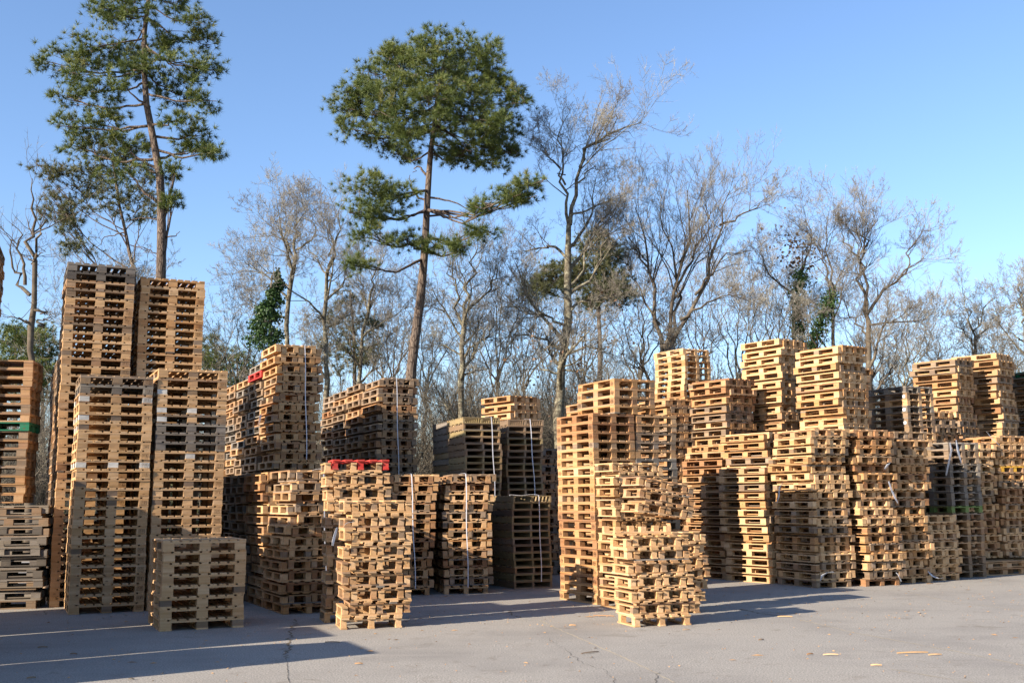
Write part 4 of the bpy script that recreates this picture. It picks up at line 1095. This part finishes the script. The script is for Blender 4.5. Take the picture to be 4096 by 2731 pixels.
# further bare trees deeper in the wood: their own seeds, sizes and stems
deep = [(980, 1150, 64), (1560, 1090, 66), (1700, 1120, 70), (1990, 1040, 66), (2100, 1090, 72), (2560, 980, 66), (2960, 1010, 68), (3080, 980, 70), (3620, 1120, 66), (3740, 1210, 70), (3980, 1200, 72), (2800, 1000, 74), (2330, 1020, 74), (3480, 1080, 74), (500, 980, 60), (380, 1020, 62)]
place = ['left of the high strapped stack', 'just left of the round-crowned pine trunk', 'just right of the round-crowned pine trunk', 'left of the big pale oak', 'close left of the big pale oak',
         'between the big oak and the dense dark tree', 'right of the dense dark tree', 'left of the tree with brown leaves', 'right of the fan-shaped tree', 'at the far right behind the fan-shaped tree', 'near the right edge',
         'behind the dense dark tree', 'directly behind the big pale oak', 'directly behind the fan-shaped tree', 'below the smaller brownish pine', 'left below the brownish pine']
for i, ((x, y, Y), pl_) in enumerate(zip(deep, place)):
    r2 = np.random.RandomState(70 + i)
    hb_ = 2000 - (2000 - y) * .42
    L = []
    for j in range(6):
        a = (j - 2.5) / 2.5; a += r2.normal(0, .1)
        yy = y + abs(a) * 120 + r2.uniform(0, 60)
        L.append(([(x, hb_ - 15 * j, 0), (x + a * 70, (hb_ + yy) / 2, r2.normal(0, .8)), (x + a * 165 + r2.normal(0, 15), yy, r2.normal(0, 1.5))], .10))
    oak('bare_tree', 'faint bare tree deeper in the wood, ' + pl_, Y, [(x + r2.normal(0, 8), 2040), (x, 1700), (x, hb_), (x + r2.normal(0, 8), hb_ - 90)], .17, L, 90 + i, mat=bark_d if i % 2 else bark, counts=(7, 5, 4, 7), group='bare trees deeper in the wood', rmin=.010)

# ivy and leaf remnants
def ivy_on(name, label, Y, path, r, n, size, seed, mat=ivy, cat='ivy', depth=0):
    rr = np.random.RandomState(seed)
    P = resample([tuple(px_at(x, y, Y + depth)) for x, y in path], 40)
    i = rr.randint(0, 40, n); C = P[i] + norm(rr.normal(0, 1, (n, 3))) * (r * rr.uniform(.3, 1.3, (n, 1)) * (1 + .5 * np.sin(i * .9))[:, None]) + rr.normal(0, .05, (n, 3))
    V, Q, tn = leaves(rr, C, size, np.clip(rr.normal(.45, .25, n), 0, 1))
    me = mesh_np(name, V, Q, None, mat); a = me.attributes.new('tone', 'FLOAT', 'POINT'); a.data.foreach_set('value', tn.astype(np.float32))
    o = link(bpy.data.objects.new(name, me)); tag(o, label, cat)
    return o
ivy_on('ivy', 'yellow-green ivy climbing the trunk behind the tallest bright stack', 51.6, [(3215, 1420), (3200, 1330), (3188, 1240), (3190, 1160), (3205, 1100)], .36, 3600, .10, 51)
ivy_on('ivy', 'dark ivy on the slanting limb left of the thin forked tree', 49.8, [(3240, 1420), (3270, 1330), (3300, 1240), (3330, 1180)], .32, 2600, .10, 52)
ivy_on('dry_leaves', 'cluster of dry brown leaves left in the bare tree', 52, [(3130, 950), (3160, 1000), (3210, 960), (3240, 1020), (3150, 1050), (3240, 1080)], .8, 230, .15, 53, dead, 'leaves')
ivy_on('dry_leaves', 'few rusty leaves hanging in the big pale oak', 45.6, [(2100, 1300), (2200, 1420), (2330, 1370), (2400, 1250), (2300, 1500), (2150, 1540)], 2.2, 260, .13, 56, dead, 'leaves')
rr = np.random.RandomState(54)
P = resample([tuple(px_at(x, y, 42)) for x, y in [(1085, 2050), (1085, 1400), (1080, 1250), (1088, 1100)]], 20); P[0][2] = 0
tV, tQ = tubes(P[None], np.linspace(.14, .04, 20)[None], 7)
n = 6000
f = rr.uniform(0, 1, n) ** .8; top = np.array(px_at(1088, 1095, 42)); bot = np.array(px_at(1080, 1400, 42))
C = bot + (top - bot) * f[:, None]; ang = rr.uniform(0, 6.28, n); rad = (.78 * (1 - f) ** 1.1 + .12) * (.35 + .65 * np.abs(np.sin(f * 13 + ang * 1.5))) * rr.uniform(.3, 1, n) ** .5
rad *= 1 + .5 * np.sin(f * 29 + 2 * np.cos(ang)); C[:, 0] += rad * np.cos(ang) - .25 * np.sin(f * 5); C[:, 1] += rad * np.sin(ang); C[:, 2] += rr.normal(0, .08, n)
lV, lQ, lt = leaves(rr, C, .10, np.clip(rr.normal(.22, .2, n), 0, 1))
make_tree('ivy_covered_tree', 'slender trunk smothered in dark green ivy above the high strapped stack', None, tuple(P[0]), [('trunk', tV, tQ, None, bark_d, None), ('foliage', lV, lQ, None, ivy, lt)])

# thicket under and behind the trees: a mass of stems nobody could count, scattered with geometry nodes
rr = np.random.RandomState(60)
bushes = bpy.data.collections.new('thicket_bushes')
for b in range(7):
    n = 13
    S = np.stack([rr.normal(0, .5, n), rr.normal(0, .5, n), np.zeros(n)], 1); D = np.stack([rr.normal(0, .38, n), rr.normal(0, .38, n), np.ones(n)], 1)
    P, Rr_ = grow(rr, S, D, rr.uniform(3.2, 7.6, n), rr.uniform(.022, .06, n), 7, .11, .05, .3)
    S2, D2, L2_, r2_ = children(rr, P, Rr_, 10, .12, 1, .7, .42, .5, .15); P2, R2 = grow(rr, S2, D2, L2_, np.maximum(r2_, .012), 4, .16, .08, .5)
    S3, D3, L3, r3 = children(rr, P2, R2, 6, .15, 1, .7, .55, .6, .1); P3, R3 = grow(rr, S3, D3, L3, np.maximum(r3, .010), 3, .16, .05, .6)
    S4, D4, L4, r4 = children(rr, P3, R3, 4, .15, 1, .7, .6, .6, .1); P4, R4 = grow(rr, S4, D4, L4, np.maximum(r4, .007), 2, .16, .05, .6)
    V, Q = merge([tubes(P, Rr_, 3), tubes(P2, R2, 3)])
    for PP, RR in ((P3, R3), (P4, R4)):
        tip = spikes(PP, RR[:, 0])
        if PP is P3: T3 = tip[1] + len(V); V = np.concatenate([V, tip[0]])
        else: T3 = np.concatenate([T3, tip[1] + len(V)]); V = np.concatenate([V, tip[0]])
    bushes.objects.link(bpy.data.objects.new('bush_source', mesh_np('bush_source', V, Q, T3, dtwig)))
m = 330
X = np.where(rr.uniform(0, 1, m) < .45, rr.uniform(-36, 46, m), rr.uniform(-4, 38, m)); Yv = rr.uniform(48, 84, m)
me = bpy.data.meshes.new('thicket'); me.from_pydata([(x, y, 0) for x, y in zip(X, Yv)], [], [])
th = link(bpy.data.objects.new('thicket', me))
ng = bpy.data.node_groups.new('scatter', 'GeometryNodeTree')
ng.interface.new_socket('Geometry', in_out='INPUT', socket_type='NodeSocketGeometry'); ng.interface.new_socket('Geometry', in_out='OUTPUT', socket_type='NodeSocketGeometry')
gi = ng.nodes.new('NodeGroupInput'); go = ng.nodes.new('NodeGroupOutput')
ci = ng.nodes.new('GeometryNodeCollectionInfo'); ci.inputs['Collection'].default_value = bushes; ci.inputs['Separate Children'].default_value = True; ci.inputs['Reset Children'].default_value = True
ip = ng.nodes.new('GeometryNodeInstanceOnPoints'); ip.inputs['Pick Instance'].default_value = True
rv = ng.nodes.new('FunctionNodeRandomValue'); rv.data_type = 'FLOAT_VECTOR'; rv.inputs[0].default_value = (0, 0, 0); rv.inputs[1].default_value = (.06, .06, 6.28)
rs = ng.nodes.new('FunctionNodeRandomValue'); rs.data_type = 'FLOAT'; rs.inputs['Seed'].default_value = 5
rs.inputs[2].default_value = .65; rs.inputs[3].default_value = 1.25
ng.links.new(gi.outputs[0], ip.inputs['Points']); ng.links.new(ci.outputs[0], ip.inputs['Instance']); ng.links.new(rv.outputs[0], ip.inputs['Rotation']); ng.links.new(rs.outputs[1], ip.inputs['Scale'])
ng.links.new(ip.outputs[0], go.inputs[0])
md = th.modifiers.new('scatter', 'NODES'); md.node_group = ng
tag(th, 'dense leafless thicket behind the stacks', 'thicket', kind='stuff')
# evergreen scrub below it
n = 60000
cx = rr.uniform(-45, 52, 420); cy = rr.uniform(58, 85, 420); ch = rr.uniform(.8, 3.6, 420); cr = rr.uniform(.8, 2.4, 420)
ch[::3] = rr.uniform(3, 6.5, 140)
i = rr.randint(0, 420, n); v = norm(rr.normal(0, 1, (n, 3))) * rr.uniform(.4, 1, (n, 1))
C = np.stack([cx[i] + v[:, 0] * cr[i], cy[i] + v[:, 1] * cr[i], np.abs(v[:, 2]) * ch[i] + .1], 1)
V, Q, tn = leaves(rr, C, .34, np.clip(rr.normal(.35, .2, n), 0, 1))
me = mesh_np('evergreen_scrub', V, Q, None, needle2); a = me.attributes.new('tone', 'FLOAT', 'POINT'); a.data.foreach_set('value', tn.astype(np.float32))
tag(link(bpy.data.objects.new('evergreen_scrub', me)), 'low evergreen scrub far behind the stacks', 'scrub', kind='stuff')
